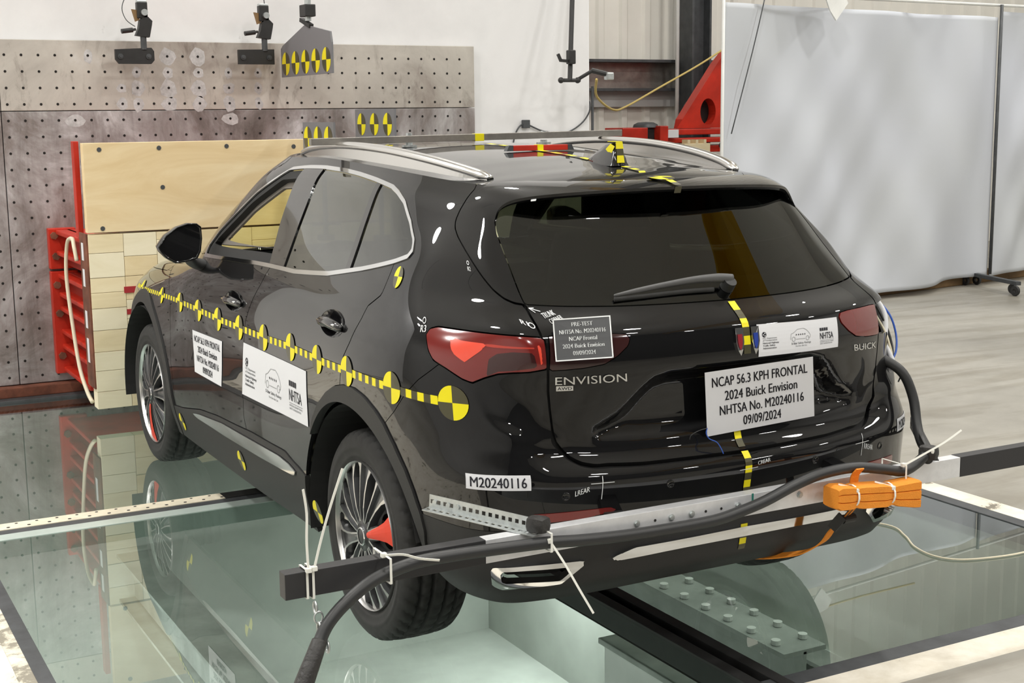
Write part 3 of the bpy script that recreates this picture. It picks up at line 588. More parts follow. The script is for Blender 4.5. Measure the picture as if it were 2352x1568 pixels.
for k in range(3):
    a = k*2.1+.4; MB().cyl((0,0,.7), (.45*math.cos(a),.45*math.sin(a),0), .018, n=8).build('leg', 'dark_steel', r)
# ---------------------------------------------------------------- the car
GRID = body_grid(); GR, GC = GRID.shape[:2]
_row = int(sum(NL[:6])); _col = int(sum(NS[:9]))
UU = np.concatenate([[0], np.cumsum(np.linalg.norm(np.diff(GRID[_row], axis=0), axis=1))])
WW = np.concatenate([[0], np.cumsum(np.linalg.norm(np.diff(GRID[:,_col], axis=0), axis=1))])+GRID[0,_col,2]
BV = body_displace(GRID.reshape(-1,3)); BF = grid_tris(GR, GC); BN = vnormals(BV, BF)
BN[np.arange(GR)*GC, 0] = 0; BN /= np.linalg.norm(BN, axis=1, keepdims=True)
BUV = np.stack([np.tile(UU, GR), np.repeat(WW, GC)], 1)
HALF = (np.hstack([BV, BN, BUV]), BF)
def surf(u, v, off=0.):
    """points on the car skin; u>0 left of the centre line, u<0 right"""
    u = np.atleast_1d(np.asarray(u, float)); v = np.atleast_1d(np.asarray(v, float)); a = np.abs(u)
    i = np.clip(np.searchsorted(UU, a)-1, 0, GC-2); j = np.clip(np.searchsorted(WW, v)-1, 0, GR-2)
    s = ((a-UU[i])/(UU[i+1]-UU[i]))[:,None]; t = ((v-WW[j])/(WW[j+1]-WW[j]))[:,None]
    A = HALF[0][:,:6]; g = lambda jj, ii: A[jj*GC+ii]
    p = (1-t)*((1-s)*g(j,i)+s*g(j,i+1))+t*((1-s)*g(j+1,i)+s*g(j+1,i+1))
    n = p[:,3:]/np.linalg.norm(p[:,3:], axis=1, keepdims=True); q = p[:,:3]+n*off
    sg = np.where(u >= 0, -1, 1); q[:,0] *= sg; n = n.copy(); n[:,0] *= sg
    return q, n
def compact(A, F):
    k = np.zeros(len(A), bool); k[F.ravel()] = True; idx = np.cumsum(k)-1; return A[k], idx[F]
def cut(mesh, s):
    """split a triangle mesh along s = 0 -> (negative side, positive side)"""
    A, F = mesh
    if len(F) == 0: return mesh, mesh
    s = np.where(np.abs(s) < 1e-7, 1e-7, s); sg = s > 0; c = sg[F].sum(1)
    neg, pos = [F[c == 0]], [F[c == 3]]; mix = F[(c == 1)|(c == 2)]; A2 = A
    if len(mix):
        alone = np.where(sg[mix].sum(1) == 1, True, False)[:,None] == sg[mix]; k = alone.argmax(1); r = np.arange(len(mix))
        a, b, d = mix[r,k], mix[r,(k+1) % 3], mix[r,(k+2) % 3]
        E = np.concatenate([np.stack([a,b],1), np.stack([a,d],1)]); Es = np.sort(E, 1)
        un, inv = np.unique(Es, axis=0, return_inverse=True); inv = inv.ravel(); p, q = un[:,0], un[:,1]
        t = (s[p]/(s[p]-s[q]))[:,None]; A2 = np.concatenate([A, A[p]*(1-t)+A[q]*t]); nv = inv+len(A); ab, ad = nv[:len(mix)], nv[len(mix):]
        t1 = np.stack([a,ab,ad],1); t2 = np.concatenate([np.stack([ab,b,d],1), np.stack([ab,d,ad],1)]); ap = sg[a]; ap2 = np.concatenate([ap,ap])
        pos += [t1[ap], t2[~ap2]]; neg += [t1[~ap], t2[ap2]]
    return compact(A2, np.concatenate(neg)), compact(A2, np.concatenate(pos))
def split(mesh, fn, g=.0):
    neg, _ = cut(mesh, fn(mesh[0])+g); _, pos = cut(mesh, fn(mesh[0])-g); return neg, pos
def inpoly(poly): return lambda A: poly_sdf(A[:,6:8], poly)
def incirc(y, z, r): return lambda A: np.hypot(A[:,1]-y, A[:,2]-z)-r
def inell(c, a, b): return lambda A: (np.hypot((A[:,6]-c[0])/a, (A[:,7]-c[1])/b)-1)*min(a,b)
def band(mesh, fn, lo, hi):
    _, m = cut(mesh, fn(mesh[0])-lo); m, _ = cut(m, fn(m[0])-hi); return m
def panel(name, mesh, mat, parent, side='L', thick=.014, off=0., disp=None):
    """link a cut piece of the skin as an object with a turned-in rim; side L, R or B (both, one object)"""
    A, F = mesh
    if len(F) == 0: return None
    P = A[:,:3]+A[:,3:6]*(off if disp is None else (off+disp(A))[:,None]); N = A[:,3:6]
    if disp is not None: N = vnormals(P, F)
    E = np.concatenate([F[:,[0,1]], F[:,[1,2]], F[:,[2,0]]]); key = np.sort(E, 1)
    _, first, cnt = np.unique(key, axis=0, return_index=True, return_counts=True); B_ = E[first[cnt == 1]]
    cen = (np.abs(P[B_[:,0],0]) < 1e-4) & (np.abs(P[B_[:,1],0]) < 1e-4); B_ = B_[~cen]
    a, b = B_[:,0], B_[:,1]; V = [P]; NN = [N]; FF = [F]
    if thick and len(a):
        n0 = len(P); k = len(a); t = np.cross(P[b]-P[a], N[a]); t /= np.maximum(np.linalg.norm(t, axis=1, keepdims=True), 1e-9)
        V += [P[a], P[b], P[b]-N[b]*thick, P[a]-N[a]*thick]; NN += [t]*4; i = n0+np.arange(k)
        FF += [np.stack([i+k, i, i+3*k],1), np.stack([i+k, i+3*k, i+2*k],1)]
    V, NN, FF = np.concatenate(V), np.concatenate(NN), np.concatenate(FF)
    L = (V*[-1,1,1], NN*[-1,1,1], FF[:,::-1])
    if side == 'R': pass
    elif side == 'L': V, NN, FF = L
    else: FF = np.concatenate([FF, L[2]+len(V)]); V = np.concatenate([V, L[0]]); NN = np.concatenate([NN, L[1]])
    return raw(name, V, FF, mat, parent, True, normals=NN)
def both(name, mesh, mat, parent, **k): return panel(name, mesh, mat, parent, 'L', **k), panel(name, mesh, mat, parent, 'R', **k)

car = empty('car', (0,0,0), 'black crossover car seen from behind with yellow-black test tape and paper signs', 'car')
H = HALF
_, H = cut(H, incirc(-.06,.335,.475)(H[0])); _, H = cut(H, incirc(2.745,.335,.482)(H[0]))
dlo, H = split(H, inpoly(OUT['dlo']), .0)
# side glass
ring = band(dlo, inpoly(OUT['dlo']), -.017, -.0005); gl, _ = cut(dlo, inpoly(OUT['dlo'])(dlo[0])+.018)
both('window_trim', ring, 'chrome', car, thick=.006, off=.004)
bp = [(2.4638-.10,1.19),(2.4638,1.19),(2.6493,1.60),(2.375,1.60),(2.285,1.19)]
_bp, gl = split(gl, inpoly([(2.452,1.15),(2.470,1.2049),(2.638,1.5653),(2.66,1.62),(2.385,1.62),(2.366,1.5708),(2.300,1.2092),(2.288,1.15)]), .001)
both('pillar_trim', _bp, 'gloss_black', car, thick=.008, off=.003)
gl, fg = cut(gl, gl[0][:,6]-2.385-(gl[0][:,7]-1.15)*.30)
dv, gl = split(gl, inpoly([(1.685,1.20),(1.755,1.62),(1.800,1.62),(1.724,1.20)]), .0005)
both('glass_divider', dv, 'gloss_black', car, thick=.006, off=.003)
qg, rg = cut(gl, gl[0][:,6]-1.72)
dfr = band(fg, inpoly(OUT['dlo']), -.058, -.0185); both('window_seal', dfr, 'inner', car, thick=.03, off=-.004)
dfr, _ = cut(band(fg, inpoly(OUT['dlo']), -.086, -.052), 1.27-band(fg, inpoly(OUT['dlo']), -.086, -.052)[0][:,7]); both('pillar_lining', dfr, plain('lining', (.16,.145,.125), .8), car, thick=.01, off=-.03)
panel('front_window', fg, 'clear_glass', car, 'R', thick=0); both('rear_door_window', rg, 'privacy', car, thick=0, off=-.002); both('quarter_window', qg, 'privacy', car, thick=0, off=-.002)
# lamps, tailgate
lamp, H = split(H, inpoly(OUT['lamp']), .0025)
hp = [(-.2,1.75),(.745,1.75)]+OUT['hatch']+[(-.2,.744)]
gate, H = split(H, inpoly(hp), .0035)
panel('gap_dark_backing', band(HALF, inpoly(hp), -.024, .024), 'inner', car, 'B', thick=0, off=-.022)  # dark backing strip: paints the shade inside the tailgate gap
_sd = inpoly(hp); _, H = cut(H, _sd(H[0])-.0035-.0095*smooth01((.86-H[0][:,7])/.05))
lamp2, gate = split(gate, inpoly(OUT['lamp2']), .0015)
rgp = [(-.2,1.62),(.60,1.62),(.626,1.47)]+OUT['glassleft']+OUT['glassbot'][1:]+[(0,1.1992),(-.2,1.1992)]
rglass, gate = split(gate, inpoly(rgp), .002)
panel('rear_window', rglass, 'privacy', car, 'B', thick=0, off=-.001)
tg = panel('tailgate', gate, 'paint', car, 'B', thick=.025)
panel('tail_lamp', lamp2, 'lamp_dark', car, 'L', thick=.01, off=.003); panel('tail_lamp', lamp2, 'lamp_red', car, 'R', thick=.01, off=.003)  # right lens a brighter red than the left: its light put into the colour
lo = panel('tail_lamp', lamp, 'lamp_red', car, 'L', thick=.012, off=.003)
br, _ = cut(lamp, inpoly(OUT['lampin'])(lamp[0])); panel('bright_reflector', br, 'lamp_bright', lo, 'L', thick=.002, off=.0042)
br, _ = cut(lamp, inpoly([(.645,1.093),(.653,1.093),(.648,1.034),(.6405,1.034)])(lamp[0])); panel('light_bar', br, 'lamp_bright', lo, 'L', thick=.002, off=.0042)
br, _ = cut(lamp, inpoly([(.66,1.085),(.74,1.086),(.80,1.089),(.80,1.081),(.74,1.077),(.66,1.077)])(lamp[0])); panel('light_bar', br, 'lamp_mid', lo, 'L', thick=.001, off=.0040)
br, _ = cut(lamp, inpoly([(.80,.995),(.79,1.045),(.765,1.062),(.72,1.070),(.665,1.070),(.658,1.030),(.72,1.018),(.765,1.012)])(lamp[0])); panel('dark_insert', br, 'lamp_dark', lo, 'L', thick=.001, off=.0038)
hs = panel('lamp_housing', lamp, 'plastic', car, 'R', thick=.0, off=-.07); hs['label'] = 'open black lamp recess without its lamp'
panel('lamp_recess_wall', lamp, 'inner', car, 'R', thick=.07, off=-.001, disp=None) if False else None
# wheel-arch and sill cladding, lower bumper
arch_r = [(1.925,.20),(1.915,.40)]+OUT['archout']+[(1.045,.56),(1.03,.50),(1.03,.2)]
fa = incirc(2.745,.335,.548)
c1, H = split(H, inpoly(arch_r), .0012); c2, H = split(H, fa, .0012)
both('rear_arch_cladding', c1, 'plastic', car, thick=.03, off=.007); both('front_arch_cladding', c2, 'plastic', car, thick=.03, off=.007)
sill = [(3.78,.2),(3.78,.40)]+OUT['doorbottom']+[(1.90,.46),(1.90,.2)]
c3, H = split(H, inpoly(sill), .002)
sc = band(c3, inpoly(OUT['sillchrome']), -9, 0)
sg = both('sill_cladding', c3, 'plastic', car, thick=.02, off=.004)
panel('chrome_insert', sc, 'chrome', sg[0], 'L', thick=.004, off=.011); panel('chrome_insert', sc, 'chrome', sg[1], 'R', thick=.004, off=.011)
low = [(-.2,.2),(-.2,.552),(.6,.556),(.9,.556),(1.25,.57),(1.25,.2)]
c4, H = split(H, inpoly(low), .0008)
ex, c4 = split(c4, inpoly(OUT['exh_out']), .0)
exi, exr = split(ex, inpoly(OUT['exh_in']), .0)
lb = panel('lower_bumper', c4, 'plastic', car, 'B', thick=.02, off=.0)
for sd in 'LR':
    t = panel('exhaust_trim', exr, 'chrome', car, sd, thick=.03, off=.010); panel('outlet', exi, 'inner', t, sd, thick=0, off=-.035)
lc = band(c4, inpoly(OUT['lowchrome']), -9, 0)
lcp = [(.478,.4367)]+OUT['lowchrome'][1:6]+[(-.1,.4865),(-.1,.450)]+OUT['lowchrome'][6:]
lc, _ = cut(c4, inpoly(lcp)(c4[0])); panel('chrome_strip', lc, 'chrome', car, 'B', thick=.012, off=.012)
# doors
fd = [(4.02,1.20),(3.99,1.12)]+OUT['frontgap'][1:]+[(3.72,.40)]+[p for p in OUT['doorbottom'] if p[0] > 2.6]+[(2.56,.50)]+OUT['doorgap'][::-1][2:]+[(2.45,1.26)]
front_door, H = split(H, inpoly(fd), .0022)
rd = [(2.45,1.26)]+OUT['doorgap'][:10]+[(2.56,.5)]+[p for p in OUT['doorbottom'] if p[0] < 2.56]+[(1.90,.44),(1.5566,.80)]+OUT['reargap'][::-1]+[(1.42,1.30)]
rear_door, H = split(H, inpoly(rd), .0022)
def door(name, mesh, c, a):
    dish, mesh = split(mesh, inell(c, a, .044), 0)
    for sd in 'LR':
        d = panel(name, mesh, 'paint', car, sd, thick=.016)
        f = inell(c, a, .044); panel('handle_recess', dish, 'gloss_black', d, sd, thick=0, disp=lambda A: -.030*np.sqrt(np.clip(-f(A)/.044, 0, 1)))
        sgn = 1 if sd == 'L' else -1
        pts = []
        for t in np.linspace(-1, 1, 13):
            p, n = surf(sgn*(c[0]+t*a*.93), c[1]-.006*abs(t), .006+.012*(1-t*t)); pts.append(tuple(p[0]))
        rr = [(.009+.006*(1-abs(t)**3), .011+.007*(1-abs(t)**3)) for t in np.linspace(-1,1,13)]
        MB().tube(pts, rr, 10, flat=(1,0,0)).build('handle', 'gloss_black', d, smooth=True)
        pts = [tuple(surf(sgn*(c[0]+t*a*.70), c[1]-.002, .024)[0][0]) for t in np.linspace(-1,1,9)]
        MB().tube(pts, .004, 6).build('handle_strip', 'chrome', d, smooth=True)
door('front_door', front_door, OUT['handle_f'][0], .122); door('rear_door', rear_door, OUT['handle_r'][0], .118)
# bumper skin, windscreen, bonnet, wings, body sides
bpoly = [(-.3,.2),(1.35,.2),(1.35,.70),(1.1557,.8528),(1.0948,.9153),(1.0325,.9657),(.9783,.9988),(.93,1.03),(.60,1.05),(.60,.78),(-.3,.70)]
bump_skin, H = split(H, inpoly(bpoly), .0012)
panel('rear_bumper', bump_skin, 'paint', car, 'B', thick=.02)
rf, _ = cut(bump_skin, inpoly([(.70,.606),(.56,.6075),(.43,.609),(.455,.594),(.545,.583),(.70,.578)])(bump_skin[0])); both('reflector', rf, 'lamp_red', car, thick=.003, off=.003)
s13 = UU[int(sum(NS[:13]))]; s12 = UU[int(sum(NS[:12]))]; wj = WW[int(sum(NL[:9]))]
wsp = [(s12+.26,wj+.01),(7,wj+.01),(7,WW[-1]-.012),(s12+.26,WW[-1]-.012)]
ws, H = split(H, inpoly(wsp), .001); panel('windscreen', ws, 'windscreen', car, 'B', thick=0, off=-.001)
bon, H = split(H, inpoly([(s13+.08,1.085),(7,1.085),(7,wj),(s13-.12,wj)]), .002); panel('bonnet', bon, 'paint', car, 'B', thick=.012)
fen, H = split(H, inpoly([(3.60,.2),(8,.2),(8,1.09),(s13-.05,1.09),(3.90,1.15),(3.6,1.0)]), .001)
fen, nose = cut(fen, fen[0][:,6]-UU[int(sum(NS[:14]))+8]); both('front_wing', fen, 'paint', car, thick=.012); panel('front_bumper', nose, 'paint', car, 'B', thick=.012)
both('body_side', H, 'paint', car, thick=.012)
# roof skin
edge = GRID[-1]; ns = len(edge); K = 28; V = []; UVx = []
for e in edge:
    xe, ye, ze = e; h = .040*min(1, xe/.60)**2
    for k in range(K+1):
        t = -1+2*k/K; V.append((t*xe, ye+.02*(1-t*t)*(1 if ye > 1.2 else -.2)*0, ze+h*(1-t*t)+.004*(1-abs(t)**6)))
V = np.array(V); F = grid_tris(ns, K+1)
nn = vnormals(V, F); 
if nn[:,2].mean() < 0: F = F[:,::-1]; nn = -nn
raw('roof', V, F, 'paint', car, True, normals=nn)
def roof_z(x, y):
    m = (edge[:,0] > .2); yy = edge[:,1]; xs = np.interp(y, edge[:,1][np.argsort(yy)], edge[:,0][np.argsort(yy)]); zs = np.interp(y, np.sort(yy), edge[:,2][np.argsort(yy)])
    t = x/max(xs, .05); return zs+.040*min(1, xs/.6)**2*(1-t*t)+.004
# rear spoiler: blade over the glass with down-turned ends
te = [(0,-.566,1.492),(.12,-.563,1.4915),(.24,-.552,1.489),(.36,-.529,1.4845),(.45,-.497,1.478),(.51,-.462,1.469),(.545,-.437,1.455),(.565,-.428,1.436),(.578,-.430,1.41),(.588,-.440,1.381)]
fr = [(0,-.36,1.513),(.12,-.36,1.513),(.24,-.355,1.513),(.36,-.345,1.514),(.44,-.325,1.514),(.50,-.30,1.511),(.545,-.29,1.499),(.575,-.295,1.478),(.600,-.31,1.447),(.622,-.335,1.405)]
gi = [(0,-.475,1.478),(.12,-.473,1.478),(.24,-.465,1.477),(.36,-.44,1.475),(.44,-.405,1.470),(.49,-.385,1.463),(.52,-.38,1.448),(.538,-.385,1.43),(.556,-.40,1.405),(.580,-.435,1.379)]
V = []; te, fr, gi = (np.array(nat_spline(np.array(q), [5]*9)) for q in (te, fr, gi))
prof = []
for i in range(len(te)):
    a, b, c = fr[i], te[i], gi[i]; m1 = a*.5+b*.5+np.array([0,0,.008]); up = np.array([0,0,1.])
    lo_ = b+np.array([-.0,.012,-.016]); prof.append([a+np.array([0,0,-.01]), a, a*.75+b*.25+up*.006, m1, a*.2+b*.8+up*.006, b, b+np.array([0,.002,-.009]), lo_, (lo_+c)/2+np.array([0,0,.004]), c])
prof = np.array(prof); full = np.concatenate([(prof*[-1,1,1])[::-1], prof[1:]]); r, c = full.shape[:2]
F = grid_tris(r, c); V = full.reshape(-1,3); nn = vnormals(V, F)
if nn[2::c][:,2].mean() < 0: F = F[:,::-1]
sp = raw('spoiler', V, F, 'paint', car, True)
bm = bmesh.new(); bm.from_mesh(sp.data); bmesh.ops.recalc_face_normals(bm, faces=bm.faces)
for e in bm.edges:
    if len(e.link_faces) == 2 and e.calc_face_angle(0) > .7: e.smooth = False
bm.to_mesh(sp.data); bm.free()
# roof rails
rail = [(.485,-.225,1.522),(.520,-.10,1.548),(.552,.12,1.578),(.572,.40,1.602),(.580,.70,1.612),(.578,.95,1.607),(.568,1.15,1.592),(.55,1.30,1.570)]
for sgn in (-1, 1):
    P = catmull([Vector((x*sgn,y,z)) for x, y, z in rail], 8); n = len(P)
    o = MB().tube(P, [((.022 if 3 < i < n-4 else .013+.003*min(i, n-1-i)), (.015 if 3 < i < n-4 else .006+.003*min(i, n-1-i))) for i in range(n)], 14, flat=(1,0,0)).build('roof_rail', 'satin', car, smooth=True)
    mb = MB()
    Q = [Vector((p.x-sgn*.0,p.y,0)) for p in P]; base = [Vector((p.x,p.y,min(p.z-.008, roof_z(abs(p.x), p.y)+.006))) for p in P]
    for i in range(n-1):
        a, b, c_, d = P[i], P[i+1], base[i+1]-Vector((0,0,.02)), base[i]-Vector((0,0,.02))
        w = Vector((sgn*.012,0,0)); mb.add([a+w,b+w,c_+w*1.3,d+w*1.3,a-w,b-w,c_-w*1.3,d-w*1.3], [(0,1,2,3),(7,6,5,4),(0,4,5,1)])
    mb.build('rail_foot', 'satin', o, smooth=False)
# fin antenna
mb = MB(); V = []; prof = [(-.065,.0,.034),(-.05,.055,.022),(-.02,.075,.014),(.03,.062,.013),(.09,.028,.013),(.13,.004,.006)]
rows = []
AY, AZ = -.155, roof_z(0, -.155)
sec = [(-.082,0.,.0),(-.078,.030,.020),(-.070,.060,.014),(-.045,.072,.010),(.00,.066,.010),(.06,.040,.010),(.115,.014,.008),(.14,.0,.0)]
for (y, h, w) in sec:
    wb = .0 if h == 0 else .034*(1-max(0, y)/.16); wb = max(wb, w)
    rows.append([(-wb,AY+y,AZ-.004),(-wb*.8,AY+y+.002,AZ+h*.25),(-w*1.25,AY+y+.004,AZ+h*.7),(-w*.6,AY+y+.004,AZ+h*.97),(0,AY+y+.004,AZ+h),(w*.6,AY+y+.004,AZ+h*.97),(w*1.25,AY+y+.004,AZ+h*.7),(wb*.8,AY+y+.002,AZ+h*.25),(wb,AY+y,AZ-.004)])
c = 9; V = [p for r in rows for p in r]; F = [(i*c+k, i*c+k+1, (i+1)*c+k+1, (i+1)*c+k) for i in range(len(rows)-1) for k in range(c-1)]
ant = MB().add(V, F).build('antenna_fin', 'gloss_black', car, smooth=True)
MB().add([(-.014*1.2,AY-.07,AZ+.060),(-.014,AY-.04,AZ+.069),(-.0145,AY-.01,AZ+.05),(-.018,AY-.045,AZ+.03)], [(0,1,2,3)]).build('tape_patch', 'yellow', ant)
for a, b, mt in ((.0745,.052,'yellow'),(.052,.030,'tape_dark'),(.030,.006,'yellow')):
    MB().add([(-.013,AY-.071-.012*(1-a/.075),AZ+a),(.013,AY-.071-.012*(1-a/.075),AZ+a),(.015,AY-.071-.012*(1-b/.075),AZ+b),(-.015,AY-.071-.012*(1-b/.075),AZ+b)], [(0,1,2,3)]).build('tape_patch', mt, ant)
MB().box((-.014,AY-.07,AZ+.0745), (.014,AY-.02,AZ+.0765), .001).build('tape_patch', 'yellow', ant)
# rear wiper
pts = [surf(u, v, o)[0][0] for u, v, o in ((-.03,1.240,.026),(.02,1.243,.028),(.10,1.245,.024),(.20,1.240,.019),(.30,1.230,.015),(.372,1.221,.012))]
wip = MB().tube(pts, [(.013,.009),(.014,.010),(.011,.007),(.009,.006),(.008,.005),(.004,.003)], 10, flat=(0,0,1), sub=4).build('wiper', 'wiper_grey', car, smooth=True)
p, n = surf(-.015, 1.232, .0); MB().cyl(p[0], p[0]+n[0]*.03, .022, .02).build('pivot', 'plastic', wip, auto=40)
pts = [surf(u, v, .006)[0][0] for u, v in ((.04,1.226),(.15,1.226),(.28,1.220),(.375,1.214))]
MB().tube(pts, [(.007,.004)]*4, 8, flat=(0,0,1), sub=3).build('blade', 'rubber', wip, smooth=True)
# door mirrors
MIR = [(-1.066,1.183),(-1.03,1.232),(-.98,1.265),(-.933,1.279),(-.895,1.277),(-.877,1.262),(-.875,1.212),(-.883,1.158),(-.899,1.127),(-.952,1.114),(-.995,1.111),(-1.033,1.135),(-1.058,1.162)]
cx, cz = -.96, 1.195
for sgn in (1, -1):
    rows = []
    for y, k in ((1.704,.90),(1.694,.97),(1.700,1.0),(1.735,1.0),(1.775,.93),(1.81,.78),(1.835,.55),(1.845,.25)):
        rows.append([(sgn*(cx+(x-cx)*k), y, cz+(z-cz)*k) for x, z in MIR])
    n = len(MIR); V = [p for r in rows for p in r]
    F = [(i*n+k, i*n+(k+1) % n, (i+1)*n+(k+1) % n, (i+1)*n+k) for i in range(len(rows)-1) for k in range(n)]+[tuple((len(rows)-1)*n+k for k in range(n))]
    mm = MB().add(V, F).build('door_mirror', 'paint', car, smooth=True)
    MB().add([(sgn*(cx+(x-cx)*.90), 1.7035, cz+(z-cz)*.90) for x, z in MIR], [tuple(range(n))]).build('mirror_glass', 'gloss_black', mm)
    MB().tube([(sgn*-.93,1.75,1.14),(sgn*-.90,1.77,1.105),(sgn*-.845,1.80,1.085)], [(.05,.022),(.055,.024),(.075,.028)], 12, flat=(0,1,0), sub=3).build('mirror_foot', 'plastic', mm, smooth=True)
# underbody, wheel wells, cabin
MB().box((-.76,-.52,.36), (.76,3.35,.42), .01).build('underbody', 'inner', car)
def well(yc, sgn):
    V = []; n = 26
    for k in range(n+1):
        a = math.radians(-8)+math.radians(172)*k/n
        for x in (.90, .50): V.append((sgn*x, yc+.465*math.cos(a), .335+.465*math.sin(a)))
    F = [(2*k,2*k+1,2*k+3,2*k+2) for k in range(n)]
    o = MB().add(V, F).add([(sgn*.52, yc+.47*math.cos(t), .335+.47*math.sin(t)) for t in np.linspace(-.1,2.86,24)], [tuple(range(24))]).build('wheel_well', 'inner', car)
for s_ in (-1, 1): well(-.06, s_); well(2.745, s_)
cab = MB().box((-.74,1.52,.75), (.74,2.05,1.09), .06).box((-.70,1.40,.95), (.70,1.6,1.06), .05).build('dashboard', 'seat', car, auto=40)
MB().lathe([(.0,.185),(.016,.178),(.02,.165),(.0,.155),(-.02,.165),(-.016,.178)], 32, 'y', closed=True).cyl((0,0,0), (0,.25,-.05), .03).box((-.16,-.01,-.02), (.16,.01,.02), .005).build('steering_wheel', 'seat', cab, smooth=True, loc=(-.38,1.30,1.03)).rotation_euler = (-.35,0,0)
for sx in (-.38, .38):
    st = MB().box((sx-.26,.55,.55), (sx+.26,1.05,.70), .05).build('front_seat', 'seat', car, smooth=True)
    MB().box((sx-.25,.40,.68), (sx+.25,.55,1.28), .06, rot=Matrix.Rotation(.25,3,'X')).build('backrest', 'seat', st, smooth=True)
    MB().box((sx-.13,.36,1.28), (sx+.13,.45,1.44), .04).build('headrest', 'seat', st, smooth=True)
bs = MB().box((-.66,-.32,.55), (.66,.2,.68), .05).build('rear_seat', 'seat', car, smooth=True); MB().box((-.66,-.50,.66), (.66,-.36,1.18), .05, rot=Matrix.Rotation(.2,3,'X')).build('backrest', 'seat', bs, smooth=True)
# wheels --------------------------------------------------------------
TR, TW = .355, .118
def tyre_mesh():
    prof = []                      # (axial, radius, tread?)
    half = [(.100,.240,0),(.112,.262,0),(.1155,.268,0),(.1145,.272,0),(.120,.29,0),(.1225,.300,0),(.1205,.303,0),(.120,.312,0),(.113,.332,0),(.104,.343,1),(.098,.3475,1),(.090,.3495,1),(.080,.351,1),(.072,.352,1),(.071,.334,2),(.059,.334,2),(.058,.353,1),(.045,.354,1),(.032,.354,1),(.031,.334,2),(.019,.334,2),(.018,.3545,1),(.010,.355,1),(.0,.355,1)]
    prof = half+[(-a,r,t) for a, r, t in half[-2::-1]]; n = 216; V = []
    for i in range(n):
        t = 2*math.pi*i/n
        for a, r, k in prof:
            sk = int(abs(a)*90)
            if k == 1 and r > .342 and ((i+sk) % 5 == 0): r -= .007 if abs(a) > .035 else .004
            V.append((a, r*math.cos(t), r*math.sin(t)))
    k = len(prof); F = np.concatenate([np.stack([i*k+np.arange(k-1), i*k+np.arange(1,k), ((i+1) % n)*k+np.arange(1,k), ((i+1) % n)*k+np.arange(k-1)],1) for i in range(n)])
    return np.array(V), F
def spoke_mesh(a0):
    """one fanned spoke: two machined edges over a dark web; outer face towards -x"""
    mb = MB()
    def P(r, ang, x): t = a0+math.radians(ang); return (x, r*math.cos(t), r*math.sin(t))
    rs = [.050,.10,.15,.198,.228,.246]; ha = [17.5,10.5,9.0,9.6,12.0,15.5]; wd = [7.,3.2,2.4,2.3,4.0,8.0]; xs = [-.012,-.014,-.010,-.004,.002,.004]
    for s_ in (-1, 1):
        V = []
        for r, h, w, x in zip(rs, ha, wd, xs):
            V += [P(r, s_*h, x), P(r, s_*(h-w), x-.0005), P(r, s_*(h-w-.6), x+.016), P(r, s_*(h+.5), x+.03)]
        n = len(rs)
        for i in range(n-1):
            q = 4*i; mb.add([V[j] for j in (q,q+1,q+5,q+4)], [(0,1,2,3)], 0); mb.add([V[j] for j in (q+1,q+2,q+6,q+5)], [(0,1,2,3)], 1); mb.add([V[j] for j in (q,q+3,q+7,q+4)], [(0,1,2,3)], 1)
    V = []
    for r, h, w, x in zip(rs, ha, wd, xs):
        for t in (-1, -.5, 0, .5, 1): V.append(P(r, t*(h-w*.5), x+.016-.004*(1-t*t)))
    mb.add(V, [(i*5+k, i*5+k+1, (i+1)*5+k+1, (i+1)*5+k) for i in range(len(rs)-1) for k in range(4)], 1)
    return mb
def red_spoke(a0):
    mb = MB(); V = []
    for r, h, x in ((.055,9,-.018),(.10,8.4,-.019),(.15,8.4,-.015),(.195,9.5,-.009),(.225,12,-.003),(.247,13,.0)):
        for t in (-1,-.5,0,.5,1): a = a0+math.radians(h*t); V.append((x-.003*(1-t*t), r*math.cos(a), r*math.sin(a)))
    return mb.add(V, [(i*5+k, i*5+k+1, (i+1)*5+k+1, (i+1)*5+k) for i in range(5) for k in range(4)])
tv, tf = tyre_mesh()
wheel0 = raw('wheel', tv, tf, 'rubber', car, True)
rim0 = MB().lathe([(.004,.243),(-.008,.2455),(-.012,.2485),(-.004,.2505),(.02,.248),(.03,.238),(.20,.225),(.205,.25)], 64, 'x', c=(-.105,0,0)).build('rim', 'alloy', wheel0, auto=35)
MB().lathe([(.03,.232),(.10,.225),(.20,.222)], 48, 'x', c=(-.105,0,0)).build('barrel', 'alloy_dark', wheel0, smooth=True)
hub = MB().lathe([(.02,.070),(-.006,.066),(-.012,.052),(-.010,.036),(-.016,.034),(-.019,.030),(-.020,.0)], 32, 'x', c=(-.105,0,0)).build('centre_cap', 'alloy_dark', wheel0, smooth=True)
MB().lathe([(-.0185,.031),(-.0215,.0285),(-.0205,.026)], 28, 'x', c=(-.105,0,0)).build('badge_ring', 'chrome', wheel0, smooth=True)
MB().lathe([(.085,.165),(.080,.165),(.080,.06)], 40, 'x', c=(-.105,0,0)).build('brake_disc', 'alloy_dark', wheel0)
sp_n = 10; A_OFF = math.radians(179)
for k in range(sp_n):
    o = spoke_mesh(A_OFF+2*math.pi*k/sp_n).build('spoke', ['alloy','alloy_grey'], wheel0); o.location.x = -.105
def place_wheel(w, x, y, z, flip, rot, red):
    w.location = (x, y, z); w.rotation_euler = (rot, 0, math.pi if flip else 0)
    if red is not None:
        o = red_spoke(A_OFF+2*math.pi*red/sp_n).build('spoke_tape', 'red_tape', w); o.location.x = -.105
wheels = [wheel0]+[copy_tree(wheel0, car) for _ in range(3)]
place_wheel(wheels[0], -.755, -.022, TR-.004, False, math.radians(-17), 0)
place_wheel(wheels[1], -.755, 2.765, TR-.004, False, math.radians(100), 0)
